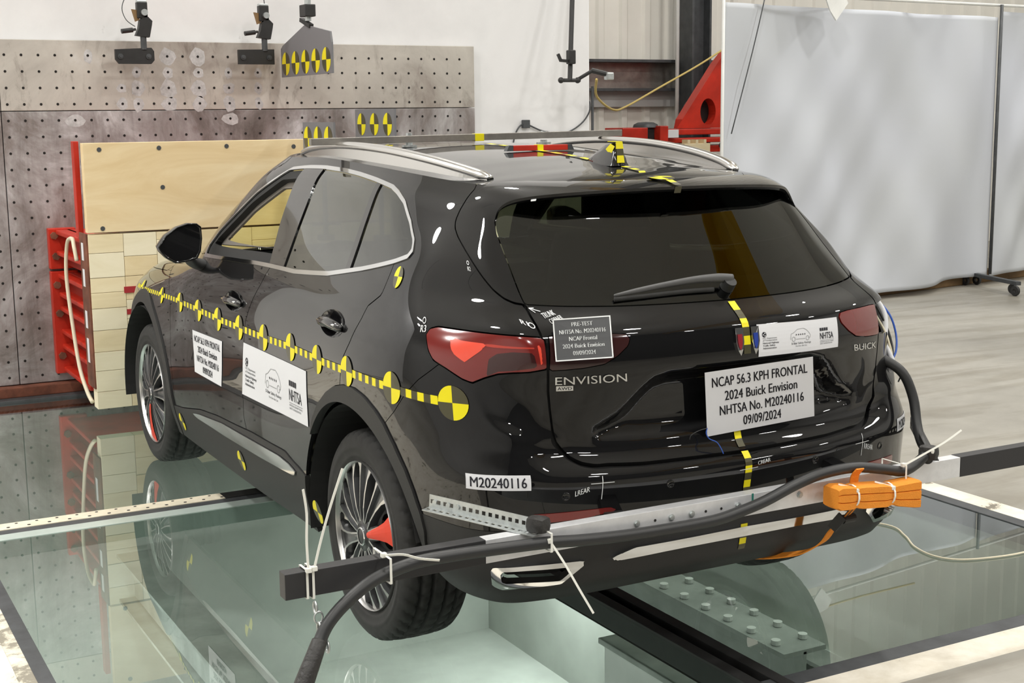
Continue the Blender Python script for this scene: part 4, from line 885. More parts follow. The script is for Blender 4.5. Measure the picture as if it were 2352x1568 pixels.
place_wheel(wheels[2], .755, -.022, TR-.004, True, 0, None); place_wheel(wheels[3], .755, 2.765, TR-.004, True, 0, None)
# ---------------------------------------------------------------- signs, tape and marks on the car
_txt = {}
def text2d(s):
    if s not in _txt:
        c = bpy.data.curves.new('t', 'FONT'); c.body = s; c.size = 1; c.resolution_u = 3;  c.fill_mode = 'BOTH'
        o = bpy.data.objects.new('t', c); me = bpy.data.meshes.new_from_object(o)
        V = np.array([v.co[:2] for v in me.vertices]); F = [tuple(p.vertices) for p in me.polygons]
        bpy.data.meshes.remove(me); bpy.data.objects.remove(o); bpy.data.curves.remove(c)
        _txt[s] = (V, F)
    return _txt[s]
def fit_text(s, x0, x1, y0, y1, bold=True):
    """text filling the box x0..x1 by baseline y0 .. cap height y1"""
    V, F = text2d(s); V = V.copy(); lo, hi = V[:,0].min(), V[:,0].max()
    V[:,0] = x0+(V[:,0]-lo)/(hi-lo)*(x1-x0); V[:,1] = y0+V[:,1]/.70*(y1-y0)
    if bold:
        n = len(V); d = .018*(x1-x0)/(hi-lo); V = np.concatenate([V-[d,0], V+[d,0], V]); F = [tuple(i+k*n for i in f) for k in range(3) for f in F]
    return V, F
class Sheet:
    """a unit square (x right, y up) laid on the car skin or on a flat quad; collects print by material"""
    def __init__(s, corners, on='skin'):
        s.c = np.array(corners, float); s.on = on      # TL, TR, BR, BL
    def map(s, P, off):
        P = np.asarray(P, float); x, y = P[:,0:1], P[:,1:2]; TL, TR, BR, BL = s.c
        q = (1-x)*(1-y)*BL+x*(1-y)*BR+x*y*TR+(1-x)*y*TL
        if s.on == 'skin': return surf(q[:,0], q[:,1], off)[0]
        n = np.cross(TR-TL, BL-TL); n = -n/np.linalg.norm(n)
        if n[1] > 0: n = -n
        return q+n*off
    def sheet(s, name, mat, nx=12, ny=8, off=.0025, parent=None, th=.0006):
        g = [(i/nx, j/ny) for j in range(ny+1) for i in range(nx+1)]; n = len(g)
        V = np.concatenate([s.map(g, off), s.map(g, off-th)]); F = []
        for j in range(ny):
            for i in range(nx):
                a = j*(nx+1)+i; F += [(a,a+1,a+nx+2,a+nx+1), (n+a+nx+1,n+a+nx+2,n+a+1,n+a)]
        rim = [i for i in range(nx+1)]+[(j+1)*(nx+1)-1 for j in range(1,ny+1)]+[ny*(nx+1)+i for i in range(nx-1,-1,-1)]+[j*(nx+1) for j in range(ny-1,0,-1)]
        F += [(rim[k], rim[k-1], n+rim[k-1], n+rim[k]) for k in range(len(rim))]
        return raw(name, V, F, mat, parent, False)
    def put(s, name, items, mat, parent, off=.0034):
        V = []; F = []
        for P, f in items:
            n = len(V); V += list(s.map(P, off)); F += [tuple(i+n for i in q) for q in f]
        return raw(name, V, F, mat, parent)
def stroke(P, w, ax=1.):
    """polyline in the unit square as thin quads; ax = sheet aspect (width/height)"""
    V = []; F = []
    for (x0,y0), (x1,y1) in zip(P[:-1], P[1:]):
        dx, dy = (x1-x0)*ax, y1-y0; L = math.hypot(dx, dy) or 1; nx, ny = -dy/L*w/ax, dx/L*w; n = len(V)
        V += [(x0-nx,y0-ny),(x1-nx,y1-ny),(x1+nx,y1+ny),(x0+nx,y0+ny)]; F.append((n,n+1,n+2,n+3))
    return np.array(V), F
def star(cx, cy, r, ax):
    V = [(cx+(r if k % 2 == 0 else r*.42)*math.sin(math.pi*k/5)/ax, cy+(r if k % 2 == 0 else r*.42)*math.cos(math.pi*k/5)) for k in range(10)]
    return np.array(V+[(cx,cy)]), [(k, (k+1) % 10, 10) for k in range(10)]
def rect(x0, x1, y0, y1): return np.array([(x0,y0),(x1,y0),(x1,y1),(x0,y1)]), [(0,1,2,3)]
def ring(cx, cy, r, w, ax, n=24, a0=0, a1=2*math.pi):
    P = [(cx+r*math.cos(a)/ax, cy+r*math.sin(a)) for a in np.linspace(a0, a1, n)]; return stroke(P, w, ax)
def ratings_sheet(name, corners, label, ax, on='skin', mirror=False):
    sh = Sheet(corners, on); o = tag(sh.sheet(name, 'paper', 16, 8), label, 'sign')
    ink, grey = [], []
    # triskelion emblem
    c = (.07,.66); V = [(c[0]+.085*math.cos(a)/ax, c[1]+.085*math.sin(a)) for a in np.linspace(0,2*math.pi,24,endpoint=False)]; ink.append((np.array(V), [tuple(range(24))]))
    grey += [fit_text('U.S. Department', .05,.215,.52,.565), fit_text('of Transportation', .05,.215,.455,.50)]
    ink += [fit_text('National Highway', .05,.235,.37,.42), fit_text('Traffic Safety', .05,.19,.29,.34), fit_text('Administration', .05,.205,.21,.26)]
    body = [(.375,.42),(.385,.60),(.42,.64),(.465,.74),(.54,.755),(.575,.70),(.605,.60),(.62,.52),(.615,.44),(.59,.42)]
    grey += [stroke(body, .007, ax), stroke([(.44,.42),(.555,.42)], .007, ax), ring(.412,.43,.068,.008,ax), ring(.583,.43,.068,.008,ax)]
    ink += [star(.447+.026*k, .565, .036, ax) for k in range(5)]
    ink += [fit_text('5-Star', .385,.455,.265,.325)]; grey += [fit_text('Safety Ratings', .465,.625,.265,.325), fit_text('More Stars. Safer Cars.', .435,.575,.185,.225)]
    for k in range(4):
        ink.append(rect(.745+.028*k,.768+.028*k,.60,.70))
    ink += [fit_text('NHTSA', .745,.925,.335,.545), rect(.745,.935,.285,.292)]
    grey += [fit_text('NATIONAL HIGHWAY TRAFFIC', .745,.93,.225,.262), fit_text('SAFETY ADMINISTRATION', .745,.91,.165,.202)]
    tag(sh.put('print', ink, 'ink', o), kind='stuff'); tag(sh.put('fine_print', grey, 'ink_grey', o, .0032), kind='stuff')
    t = [(np.array([(c[0]+.06*math.cos(a)/ax, c[1]+.06*math.sin(a)), (c[0]+.02*math.cos(a+1.1)/ax, c[1]+.02*math.sin(a+1.1)), (c[0]+.07*math.cos(a+.9)/ax, c[1]+.07*math.sin(a+.9))]), [(0,1,2)]) for a in (.5,2.6,4.7)]
    sh.put('emblem_blades', t, 'paper', o, .0040); return o
def test_sheet(name, corners, label, on='skin', off=.0025):
    sh = Sheet(corners, on); o = tag(sh.sheet(name, 'paper', 12, 10, off), label, 'sign')
    sh.put('lettering', [fit_text('NCAP 56.3 KPH FRONTAL', .06,.94,.755,.905), fit_text('2024 Buick Envision', .17,.84,.525,.675), fit_text('NHTSA No. M20240116', .12,.90,.30,.45), fit_text('09/09/2024', .33,.68,.085,.235)], 'ink', o, off+.001)
    return o
test_sheet('door_sign', OUT['sign1'], 'white paper sign taped to the front door below its handle')
ratings_sheet('ratings_sign', OUT['sign2'], 'wide white safety ratings sheet on the rear door', 3.6)
ratings_sheet('ratings_sign', [(-.041,1.118),(-.375,1.107),(-.375,1.015),(-.042,1.022)], 'narrow white safety ratings sheet across the tailgate right of the shield badge', 3.5)
test_sheet('plate_sign', [(-.162,-.930,.974),(.241,-.932,.984),(.290,-.889,.786),(-.118,-.887,.770)], 'largest white test sheet hung over the number plate recess', on='flat')
PT = np.array([(-.575,-.761,1.140),(-.415,-.813,1.145),(-.444,-.876,1.035),(-.600,-.821,1.030)])+.034*np.array([-.49,-.86,.14]); PT[0] += .012*np.array([-.49,-.86,.14])
sh = Sheet(PT, 'flat'); o = tag(sh.sheet('pretest_sign', 'sign_dark', 2, 2, .0075), 'small dark placard with white lettering over the left tail lamp', 'sign')
sh.put('lettering', [fit_text('PRE-TEST', .32,.68,.80,.90), fit_text('NHTSA No. M20240116', .10,.90,.63,.73), fit_text('NCAP Frontal', .26,.74,.46,.56), fit_text('2024 Buick Envision', .14,.86,.29,.39), fit_text('09/09/2024', .31,.70,.12,.22)], 'white_mark', o, .0084)
sh.put('border', [rect(0,1,0,.028), rect(0,1,.972,1), rect(0,.022,0,1), rect(.978,1,0,1)], 'white_mark', o, .0084)
def number_label(u0, u1, v0, v1, label):
    sh = Sheet([(u0,v1),(u1,v1),(u1,v0),(u0,v0)]); o = tag(sh.sheet('number_label', 'paper', 16, 4, .002), label, 'label')
    sh.put('lettering', [fit_text('M20240116', .07,.93,.18,.84)], 'ink', o, .0028)
number_label(.8925,.7075,.678,.7215, 'white number label on the left corner of the bumper'); number_label(-.725,-.91,.679,.721, 'white number label wrapping the right corner of the bumper')
# raised chrome badges on the tailgate (parts of the car)
def badge(name, s, corners, th=.004):
    sh = Sheet(corners); P, F = fit_text(s, 0, 1, 0, 1, False); n = len(P)
    V = np.concatenate([sh.map(P, .001+th), sh.map(P, .0)]); ed = {}
    for f in F:
        for a, b in zip(f, f[1:]+f[:1]): ed[(a,b)] = 1
    side = [(a, b, n+b, n+a) for (a, b) in ed if (b, a) not in ed]
    return raw(name, V, list(F)+side, 'chrome', car)
badge('model_badge', 'ENVISION', [(.6096,1.003),(.4051,1.0085),(.402,.986),(.6092,.981)])
badge('make_badge', 'BUICK', [(-.457,1.012),(-.602,1.001),(-.602,.981),(-.463,.992)])
sh = Sheet([(.6065,.977),(.5587,.9779),(.5581,.9644),(.6062,.9627)]); aw = sh.sheet('drive_badge', 'chrome', 4, 2, .003, car, .003)
sh.put('lettering', [fit_text('AWD', .08,.92,.2,.8)], 'ink', aw, .0034)
for sg_, mt in ((1,'redmark'),(-1,'bluemark')):
    def shp(k, dx=0): return [(sg_*(.029+(x)*k), 1.075+z*k) for x, z in ((-.014,.038),(.014,.038),(.014,-.005),(.008,-.028),(-.002,-.043),(-.010,-.025),(-.014,-.005))]
    P = shp(1.); n = len(P); V = np.concatenate([surf([p[0] for p in P], [p[1] for p in P], .008)[0], surf([p[0] for p in P], [p[1] for p in P], .0)[0]])
    b = raw('shield_badge', V, [tuple(range(n))]+[(k,(k+1) % n,n+(k+1) % n,n+k) for k in range(n)], 'chrome', car)
    P = shp(.58); raw('shield_face', surf([p[0] for p in P], [p[1]-.003 for p in P], .0088)[0], [tuple(range(n))], mt, b)
# check tape -----------------------------------------------------------
def tape_run(name, u0, u1, v, w, parent, axis='u', first=0, step=.025, vfun=None):
    V = []; F = []; mi = []; k = 0; a = u0; sgn = 1 if u1 > u0 else -1; n = max(1, round(abs(u1-u0)/step)); st = (u1-u0)/n
    for k in range(n):
        for q in range(2):
            b0, b1 = u0+st*(k+q/2), u0+st*(k+(q+1)/2)
            cs = [(b0,-w/2),(b1,-w/2),(b1,w/2),(b0,w/2)]
            if axis == 'u': uv = [(a_, (vfun(a_) if vfun else v)+d) for a_, d in cs]
            else: uv = [(v+d, a_) for a_, d in cs]
            m = len(V); V += list(surf([p[0] for p in uv], [p[1] for p in uv], .0022)[0]); F.append((m,m+1,m+2,m+3)); mi.append((k+first) % 2)
    return raw(name, V, F, ['yellow','tape_dark'], parent, False, mi)
def disc_at(c, r, parent, off=.0030, ru=None, half=False):
    V = []; F = []; mi = []; n = 8; ru = ru or r
    for q in range(4):
        m = len(V); A = [math.pi/2*(q+k/n) for k in range(n+1)]; pts = [(c[0],c[1])]+[(c[0]+ru*math.cos(a)*.5, c[1]+r*math.sin(a)*.5) for a in A]+[(c[0]+ru*math.cos(a), c[1]+r*math.sin(a)) for a in A]
        V += list(surf([p[0] for p in pts], [p[1] for p in pts], off)[0])
        F += [(m,m+1+k,m+2+k) for k in range(n)]+[(m+1+k,m+n+2+k,m+n+3+k,m+2+k) for k in range(n)]; mi += [0 if q in (0,2) else 1]*(2*n)
    return raw('target_disc', V, F, ['yellow','tape_dark'], parent, False, mi)
D = OUT['discs']; vx = sorted(D); vf = lambda u: float(np.interp(u, [p[0] for p in vx], [p[1] for p in vx]))
tp = empty('side_target_tape', tuple(surf(*D[0])[0][0]), 'long yellow and black check tape with round targets along the car side', 'tape')
def keep(o, root):
    o.parent = root; o.matrix_parent_inverse = Matrix.Translation(-root.location); return o
for i, c in enumerate(D):
    keep(disc_at(c, .049, None), tp)
    if i < len(D)-1: keep(tape_run('tape_strip', c[0]+.05, D[i+1][0]-.05, 0, .025, None, vfun=vf), tp)
keep(tape_run('tape_strip', D[-1][0]+.05, D[-1][0]+.2, 0, .025, None, vfun=vf), tp)
r = tag(disc_at(OUT['cdisc'][0], .037, None), 'single round yellow and black target below the quarter window', 'target')
for (u, v), lab in zip(OUT['silldiscs'], ('small target sticker on the sill behind the front wheel', 'small target sticker low on the sill under the door gap', 'small target sticker on the sill ahead of the rear wheel')):
    tag(disc_at((u,v), .042, None, off=.0075), lab, 'target', 'target stickers on the sill')
ct = empty('rear_centre_tape', tuple(surf(0,1.1)[0][0]), 'yellow and black check tape down the middle of the tailgate and bumper', 'tape')
for a, b in ((1.193,1.035),(.815,.757),(.742,.586),(.492,.382)): keep(tape_run('tape_strip', a, b, 0., .025, None, axis='v'), ct)
rt = empty('roof_tape', (0,-.4,1.51), 'yellow and black check tape along the roof behind the antenna fin', 'tape')
V = []; F = []; mi = []
ys = list(np.arange(-.285, -.47, -.0235))+[-.47]
def rz(y): return max(roof_z(0, y)+.0035 if y > -.36 else 0, float(np.interp(y, [-.566,-.515,-.46,-.40,-.36], [1.496,1.510,1.5165,1.5175,1.5165]))+.001 if y < -.34 else 0)
yy = list(np.linspace(-.255,-.566,13)); k = 0
for a, b in zip(yy[:-1], yy[1:]):
    n = len(V); V += [(-.0125,a,rz(a)),(.0125,a,rz(a)),(.0125,b,rz(b)),(-.0125,b,rz(b))]; F.append((n,n+1,n+2,n+3)); mi.append(k % 2); k += 1
n = len(V); V += [(-.0125,-.5675,1.492),(.0125,-.5675,1.492),(.0125,-.560,1.471),(-.0125,-.560,1.471)]; F.append((n,n+1,n+2,n+3)); mi.append(1)
keep(raw('tape_strip', V, F, ['yellow','tape_dark'], None, False, mi), rt)
n = 24; V = [(0,-.47,rz(-.47)+.002)]+[(.045*math.cos(2*math.pi*i/n), -.47+.045*math.sin(2*math.pi*i/n), rz(-.47+.045*math.sin(2*math.pi*i/n))+.0015) for i in range(n)]
keep(raw('target_disc', V, [(0,1+i,1+(i+1) % n) for i in range(n)], ['yellow','tape_dark'], None, False, [(i*4//n) % 2 for i in range(n)]), rt)
V = []; F = []; mi = []; k = 0
for a, b in zip(np.arange(-.04,.74,.05), np.arange(.01,.79,.05)):
    n = len(V); V += [(-.0125,a,roof_z(0,a)+.003),(.0125,a,roof_z(0,a)+.003),(.0125,b,roof_z(0,b)+.003),(-.0125,b,roof_z(0,b)+.003)]; F.append((n,n+1,n+2,n+3)); mi.append(k % 2); k += 1
keep(raw('tape_strip', V, F, ['yellow','tape_dark'], None, False, mi), rt)
# chalked crosses and words (parts of the car)
def mark_line(uv, w=.0022):
    V = []; F = []
    for (a, b), (c, d) in zip(uv[:-1], uv[1:]):
        L = math.hypot(c-a, d-b); nx, ny = -(d-b)/L*w/2, (c-a)/L*w/2; n = len(V)
        for t in np.linspace(0,1,6):
            x, y = a+(c-a)*t, b+(d-b)*t; V += [(x-nx,y-ny),(x+nx,y+ny)]
        F += [(n+2*k,n+2*k+1,n+2*k+3,n+2*k+2) for k in range(5)]
    V = np.array(V); return surf(V[:,0], V[:,1], .0022)[0], F
def marks(name, lines, words=()):
    V = []; F = []
    for l in lines:
        p, f = mark_line(l); n = len(V); V += list(p); F += [tuple(i+n for i in q) for q in f]
    for s, cs in words:
        P, f = fit_text(s, 0, 1, 0, 1); p = Sheet(cs).map(P, .0022); n = len(V); V += list(p); F += [tuple(i+n for i in q) for q in f]
    return raw(name, V, F, 'white_mark', car)
def circ(c, r): return [(c[0]+r*math.cos(a), c[1]+r*math.sin(a)) for a in np.linspace(0,2*math.pi,13)]
marks('chalk_mark', [[(.5257,.691),(.4534,.6925)],[(.4887,.714),(.4915,.639)]], [('LREAR', [(.573,.671),(.529,.684),(.529,.667),(.573,.654)])])
marks('chalk_mark', [[(-.457,.689),(-.527,.688)],[(-.495,.72),(-.491,.641)]], [('RREAR', [(-.503,.684),(-.552,.668),(-.554,.650),(-.503,.664)])])
marks('chalk_mark', [[(.032,.677),(-.035,.679)]], [('CREAR', [(-.035,.700),(-.084,.706),(-.084,.692),(-.035,.686)])])
u, v = OUT['r3'][0]; marks('chalk_mark', [circ((u,v+.004),.007)], [('R3', [(u+.012,v-.008),(u-.012,v-.006),(u-.012,v-.024),(u+.012,v-.026)])])
u, v = OUT['r2'][0]; marks('chalk_mark', [circ((u,v),.006)], [('R2', [(u+.006,v-.012),(u-.010,v-.012),(u-.010,v-.026),(u+.006,v-.026)])])
u, v = OUT['r1'][0]; marks('chalk_mark', [circ((u+.004,v-.004),.007)], [('R1', [(u+.026,v+.012),(u+.010,v+.006),(u+.012,v-.006),(u+.028,v)])])
u, v = OUT['trunk'][0]; marks('chalk_mark', [[(u+.004,v+.016),(u-.022,v+.008)],[(u+.004,v+.016),(u-.006,v+.004)],[(u+.004,v+.016),(u-.010,v+.017)]], [('TRUNK', [(u-.018,v+.002),(u-.056,v+.014),(u-.058,v+.0),(u-.018,v-.012)]),('CORNER', [(u-.026,v-.014),(u-.068,v+.0),(u-.070,v-.012),(u-.026,v-.026)])])
for sg_ in (1,-1):
    for u_, v_ in ((.272,.664),(.60,.655)):
        p, n = surf(sg_*u_, v_, .0); MB().lathe([(0,.0125),(.0018,.0125),(.0018,.0105),(.0005,.0100),(.0012,.0)], 20, 'z').build('parking_sensor', 'paint', car, smooth=True).matrix_world = Matrix.Translation(p[0]) @ Vector(n[0]).to_track_quat('Z','Y').to_matrix().to_4x4()
# ---------------------------------------------------------------- instrument beam, cables, straps
BY0, BY1, BZ0, BZ1 = -1.030, -.990, .556, .620
rb = empty('rear_beam', (-1.486,BY1,BZ0), 'long square beam with black taped ends fixed across behind the bumper', 'beam')
def into(o, root): return keep(o, root)
into(MB().box((-.935,BY0,BZ0), (.78,BY1,BZ1), .0015).build('bright_section', 'aluminium', None), rb)
into(MB().box((-1.486,BY0-.001,BZ0-.001), (-.935,BY1+.001,BZ1+.001), .002).build('taped_section', 'black_tape', None), rb)
into(MB().box((.78,BY0-.001,BZ0-.001), (1.65,BY1+.001,BZ1+.001), .002).build('taped_section', 'black_tape', None), rb)
into(MB().box((-.06,BY0-.0012,BZ0+.01), (-.054,BY0-.0002,BZ1+.0008)).build('green_mark', plain('green_mark', (.01,.16,.12), .5), None), rb)
for k, x in enumerate((-.462,-.40,-.345,-.275,-.225,-.17,-.11,-.012,.035,.12)):
    if k in (1,4,5,8): into(MB().cyl((x,BY0-.001,.592), (x,BY0+.004,.592), .004, n=10).build('drill_hole', 'hole', None), rb)
    else: into(MB().cyl((x,BY0-.007,.592), (x,BY0,.592), .0075, n=6).cyl((x,BY0-.003,.592), (x,BY0-.001,.592), .010, n=14).build('bolt', 'galv', None), rb)
for x in (-.45,.45): into(MB().box((x-.03,BY1,BZ0+.002), (x+.03,-.885,BZ0+.035), .003).build('mount_block', 'black_steel', None), rb)
# slotted steel angles from the body side to the beam
def slotted(name, p, q, sgn, label, mat='galv'):
    """angle from p (front) to q (rear); vertical flange faces outwards, lower flange points outwards"""
    r = empty(name, p, label, 'bracket'); P, Q = Vector(p), Vector(q); d = (Q-P); L = d.length; d.normalize()
    up = Vector((0,0,1)); up = (up-d*d.dot(up)).normalized(); out = d.cross(up)*1
    if out.x*sgn < 0: out = -out
    H = .038; T = .002; n = 17
    # flange strips between the slots: top rail, bottom rail, webs between slots
    def flange(a, b, th):                         # a: direction across the flange, b: thickness direction
        mb = MB(); pitch = L/n; s = .0075
        def blk(t0, t1, w0, w1): 
            V = [P+d*t+a*w+b*h for h in (0, th) for t, w in ((t0,w0),(t1,w0),(t1,w1),(t0,w1))]
            mb.add([v[:] for v in V], [(0,1,2,3),(7,6,5,4),(0,4,5,1),(1,5,6,2),(2,6,7,3),(3,7,4,0)])
        blk(0,L,0,H*.5-s*.8); blk(0,L,H*.5+s*.8,H)
        for k in range(n+1): blk(max(0,k*pitch-pitch*.22), min(L,k*pitch+pitch*.22), H*.5-s*.8, H*.5+s*.8)
        return mb
    keep(flange(up, out, T).build('upright_flange', mat, None), r); keep(flange(out, up, T).build('lower_flange', mat, None), r)
    for t in (.02,.065,.095):
        c = P+d*t+up*(H*.5)+out*T; keep(MB().cyl(c, c+out*.005, .0075, n=6).build('bolt', 'galv', None), r)
    keep(MB().box((-.02,-.03,-.012), (.03,.03,.034), .018, rot=Matrix.Rotation(.5,3,'Z')).build('tape_wrap', 'cloth_tape', None, auto=50, loc=tuple(Q-d*.01+out*.004+Vector((0,0,.012)))), r)
    return r
slotted('slotted_angle', (-.958,-.735,.640), (-.778,-1.045,.618), -1, 'galvanised slotted angle running from the left bumper corner to the beam')
slotted('slotted_angle', (.885,-.70,.640), (.60,-1.06,.640), 1, 'dark slotted angle behind the right end of the orange strap', 'black_steel')
# thick black hose along the beam
hose = [(-1.56,-1.22,.20),(-1.52,-1.17,.33),(-1.487,-1.15,.389),(-1.455,-1.13,.439),(-1.43,-1.11,.471),(-1.403,-1.10,.506),(-1.358,-1.09,.541),(-1.295,-1.08,.576),(-1.232,-1.07,.594),(-1.146,-1.062,.606),(-1.045,-1.06,.606),(-.945,-1.06,.603),(-.775,-1.062,.596),(-.667,-1.06,.585),(-.528,-1.058,.575),(-.383,-1.056,.570),(-.218,-1.056,.570),(-.125,-1.056,.582),(-.03,-1.058,.602),(.082,-1.058,.635),(.181,-1.06,.655),(.30,-1.062,.658),(.406,-1.065,.640),(.496,-1.065,.621),(.555,-1.06,.634),(.594,-1.06,.657)]
hs_ = tag(MB().tube(hose, .0165, 14, sub=4).build('black_hose', 'cable_black', smooth=True), 'thick black cable tied along the rear beam and hanging off its left end', 'cable')
MB().tube([(-1.60,-1.27,.02),(-1.56,-1.22,.20),(-1.52,-1.17,.33),(-1.49,-1.151,.385),(-1.452,-1.128,.443),(-1.432,-1.112,.470)], [.023,.024,.022,.024,.021,.019], 12, sub=5).build('tape_wrapping', 'cloth_tape', hs_, smooth=True)
tag(MB().tube([(.66,-.70,.93),(.70,-.755,.905),(.745,-.80,.86),(.765,-.83,.78),(.755,-.86,.70),(.735,-.90,.655),(.70,-.96,.640),(.64,-1.03,.648),(.60,-1.065,.645)], .0165, 14, sub=5).build('black_hose', 'cable_black', smooth=True), 'thick black cable curving down from the right lamp recess to the beam', 'cable')
# wires out of the right lamp recess
def wire(name, pts, r, mat, label, cat='wire', group=None): return tag(MB().tube(pts, r, 8, sub=5).build(name, mat, smooth=True), label, cat, group)
w1 = wire('white_cable', [(.66,-.585,1.178),(.672,-.60,1.165),(.70,-.63,1.14),(.735,-.66,1.10),(.755,-.69,1.05),(.745,-.71,.99),(.725,-.715,.96),(.70,-.70,.97)], .011, 'paper', 'thick white cable arching out above the right tail lamp')
wire('connector_sleeve', [(.662,-.588,1.176),(.678,-.606,1.161),(.700,-.632,1.138)], [.011,.0145,.012], 'black_tape', 'black sleeve over the white cable at the window corner', 'connector')
wire('connector_plug', [(.650,-.572,1.190),(.655,-.578,1.183),(.660,-.584,1.177)], [.008,.0095,.008], 'brown_board', 'small brown plug at the right window corner', 'connector')
wire('blue_wire', [(.70,-.635,1.135),(.745,-.67,1.09),(.775,-.70,1.04),(.785,-.72,.98),(.77,-.74,.93),(.745,-.75,.90)], .0035, 'blue', 'thin blue wire looping out beside the right tail lamp')
wire('black_wire', [(.70,-.635,1.132),(.728,-.67,1.085),(.745,-.70,1.03),(.755,-.725,.97),(.75,-.745,.92),(.735,-.75,.89)], .004, 'cable_black', 'thin black wire hanging beside the right tail lamp')
wire('cream_wire', [(.695,-.65,1.11),(.715,-.69,1.05),(.735,-.72,.99),(.745,-.745,.92),(.735,-.76,.87)], .004, 'cream', 'cream wire hanging straight beside the right tail lamp')
wire('white_cable', [(.68,-.70,.985),(.72,-.72,.96),(.74,-.74,.92),(.742,-.755,.88),(.715,-.755,.862),(.67,-.73,.865)], .009, 'paper', 'lower white cable bent back into the right lamp recess')
wire('green_wire', [(.72,-.74,.90),(.745,-.765,.88),(.755,-.78,.855),(.74,-.785,.83)], .0025, 'cable_black', 'small dark wire loop below the right lamp cables')
# zip ties
def zipt(pts, head, side, label, w=.006):
    r = empty('zip_tie', head, label, 'zip tie'); keep(MB().ribbon(pts, w, side, .0018, sub=4).build('tail', 'zip', None), r)
    keep(MB().box((head[0]-.007,head[1]-.007,head[2]-.006), (head[0]+.007,head[1]+.007,head[2]+.006), .002).build('head', 'zip', None), r); return r
def loop(root, x, z0, z1, y0, y1, w=.006):
    P = [(x,y0,z0),(x,y0,z1),(x,y1,z1),(x,y1,z0),(x,y0,z0)]; keep(MB().ribbon(P, w, (1,0,0), .0016).build('loop', 'zip', None), root)
z = zipt([(-1.43,-1.045,.632),(-1.431,-1.043,.70),(-1.428,-1.042,.77),(-1.436,-1.045,.832)], (-1.43,-1.045,.628), (1,0,0), 'upright white zip tie on the beam end, the shorter one on the left'); loop(z, -1.43, BZ0-.004, BZ1+.005, BY0-.005, BY1+.005)
z = zipt([(-1.415,-1.047,.632),(-1.395,-1.046,.70),(-1.370,-1.05,.78),(-1.337,-1.055,.873)], (-1.415,-1.045,.630), (1,0,0), 'upright white zip tie on the beam end, the longer one leaning right'); loop(z, -1.415, BZ0-.006, BZ1+.006, BY0-.007, BY1+.006)
z = zipt([(-1.235,-1.062,.638),(-1.19,-1.075,.636),(-1.15,-1.085,.622),(-1.10,-1.095,.612)], (-1.235,-1.055,.637), (0,-.3,1), 'white zip tie with its tail pointing right over the rear tyre'); loop(z, -1.232, .572, .636, BY0-.062, BY1+.004)
z = zipt([(-.765,-1.075,.600),(-.738,-1.10,.545),(-.71,-1.125,.48),(-.675,-1.145,.408)], (-.767,-1.073,.603), (1,0,.3), 'long white zip tie hanging down across the left exhaust trim'); loop(z, -.767, .575, .626, BY0-.055, BY1+.004)
z = zipt([(.49,-1.085,.648),(.535,-1.11,.678),(.59,-1.14,.715),(.64,-1.16,.752)], (.485,-1.08,.645), (0,.5,1), 'long white zip tie pointing up to the right from the hose'); loop(z, .487, .598, .645, BY0-.06, BY1+.004)
z = zipt([(.60,-1.075,.668),(.607,-1.078,.672)], (.607,-1.078,.672), (0,0,1), 'short white zip tie head on the right cable joint')
# chain of clips hanging from the beam end
ch = empty('hanging_clips', (-1.42,-1.045,.556), 'string of small metal clips between the beam end and the cable', 'clips')
for k, (x, z_) in enumerate(((-1.425,.540),(-1.421,.517),(-1.424,.494),(-1.418,.47),(-1.412,.45))):
    a = k*1.1; keep(MB().lathe([(.0035,.011),(0,.0135),(-.0035,.011),(0,.0085)], 14, 'y' if k % 2 else 'x', closed=True).build('clip', 'galv', None, smooth=True, loc=(x,-1.07-.01*k,z_)), ch)
    ch.children[-1].scale = (1,1,1.35)
# orange strap bundle
ob = empty('orange_strap', (.35,-1.05,.53), 'bundled orange ratchet strap hanging on the right of the beam', 'strap')
V = []; prof = [(-1.060,-.9),(-1.060,.9),(-1.068,1.0),(-1.118,1.0),(-1.128,.9),(-1.1285,.40),(-1.1235,.34),(-1.1285,.28),(-1.1285,-.28),(-1.1235,-.34),(-1.1285,-.40),(-1.128,-.9),(-1.118,-1.),(-1.068,-1.)]
xs = np.linspace(.185,.515,23); rows = []
for i, x in enumerate(xs):
    t = (x-.185)/.33; pin = 1-.14*math.exp(-((x-.262)/.012)**2)-.20*math.exp(-((x-.405)/.014)**2); flare = 1+.18*smooth01((x-.42)/.09); endc = .75+.25*min(1, max(0,(x-.183)/.012))
    zc = .588-.028*t; hh = .037*pin*flare*endc
    rows.append([(x, -1.095+(y+1.095)*pin, zc+hh*k+.002*math.sin(9*x+k)) for y, k in prof])
n = len(prof); V = [p for r in rows for p in r]; F = [(i*n+k, i*n+(k+1) % n, (i+1)*n+(k+1) % n, (i+1)*n+k) for i in range(len(rows)-1) for k in range(n)]+[tuple(range(n)), tuple((len(rows)-1)*n+k for k in range(n))]
keep(MB().add(V, F).build('folded_bundle', 'orange', None, auto=38), ob)
for x in (.262,.405):
    zc = .588-.028*(x-.185)/.33; P = [(x+.004*math.cos(a), -1.095+.036*math.sin(a), zc+.035*math.cos(a)) for a in np.linspace(0,2*math.pi,17)]
    keep(MB().ribbon(P, .006, (1,0,0), .0018).build('tie', 'zip', None), ob); keep(MB().box((x-.008,-1.125,zc+.018), (x+.008,-1.105,zc+.030), .003).build('tie_head', 'zip', None), ob)
    keep(MB().ribbon([(x,-1.118,zc+.028),(x-.03,-1.105,zc+.038),(x-.055,-1.10,zc+.046)], .005, (0,.4,1), .0016, sub=3).build('tie_tail', 'zip', None), ob)
keep(MB().ribbon([(.300,-1.09,.66),(.298,-1.07,.635),(.302,-1.062,.60)], .032, (1,0,0), .004, sub=3).build('strap_end', 'orange', None), ob)
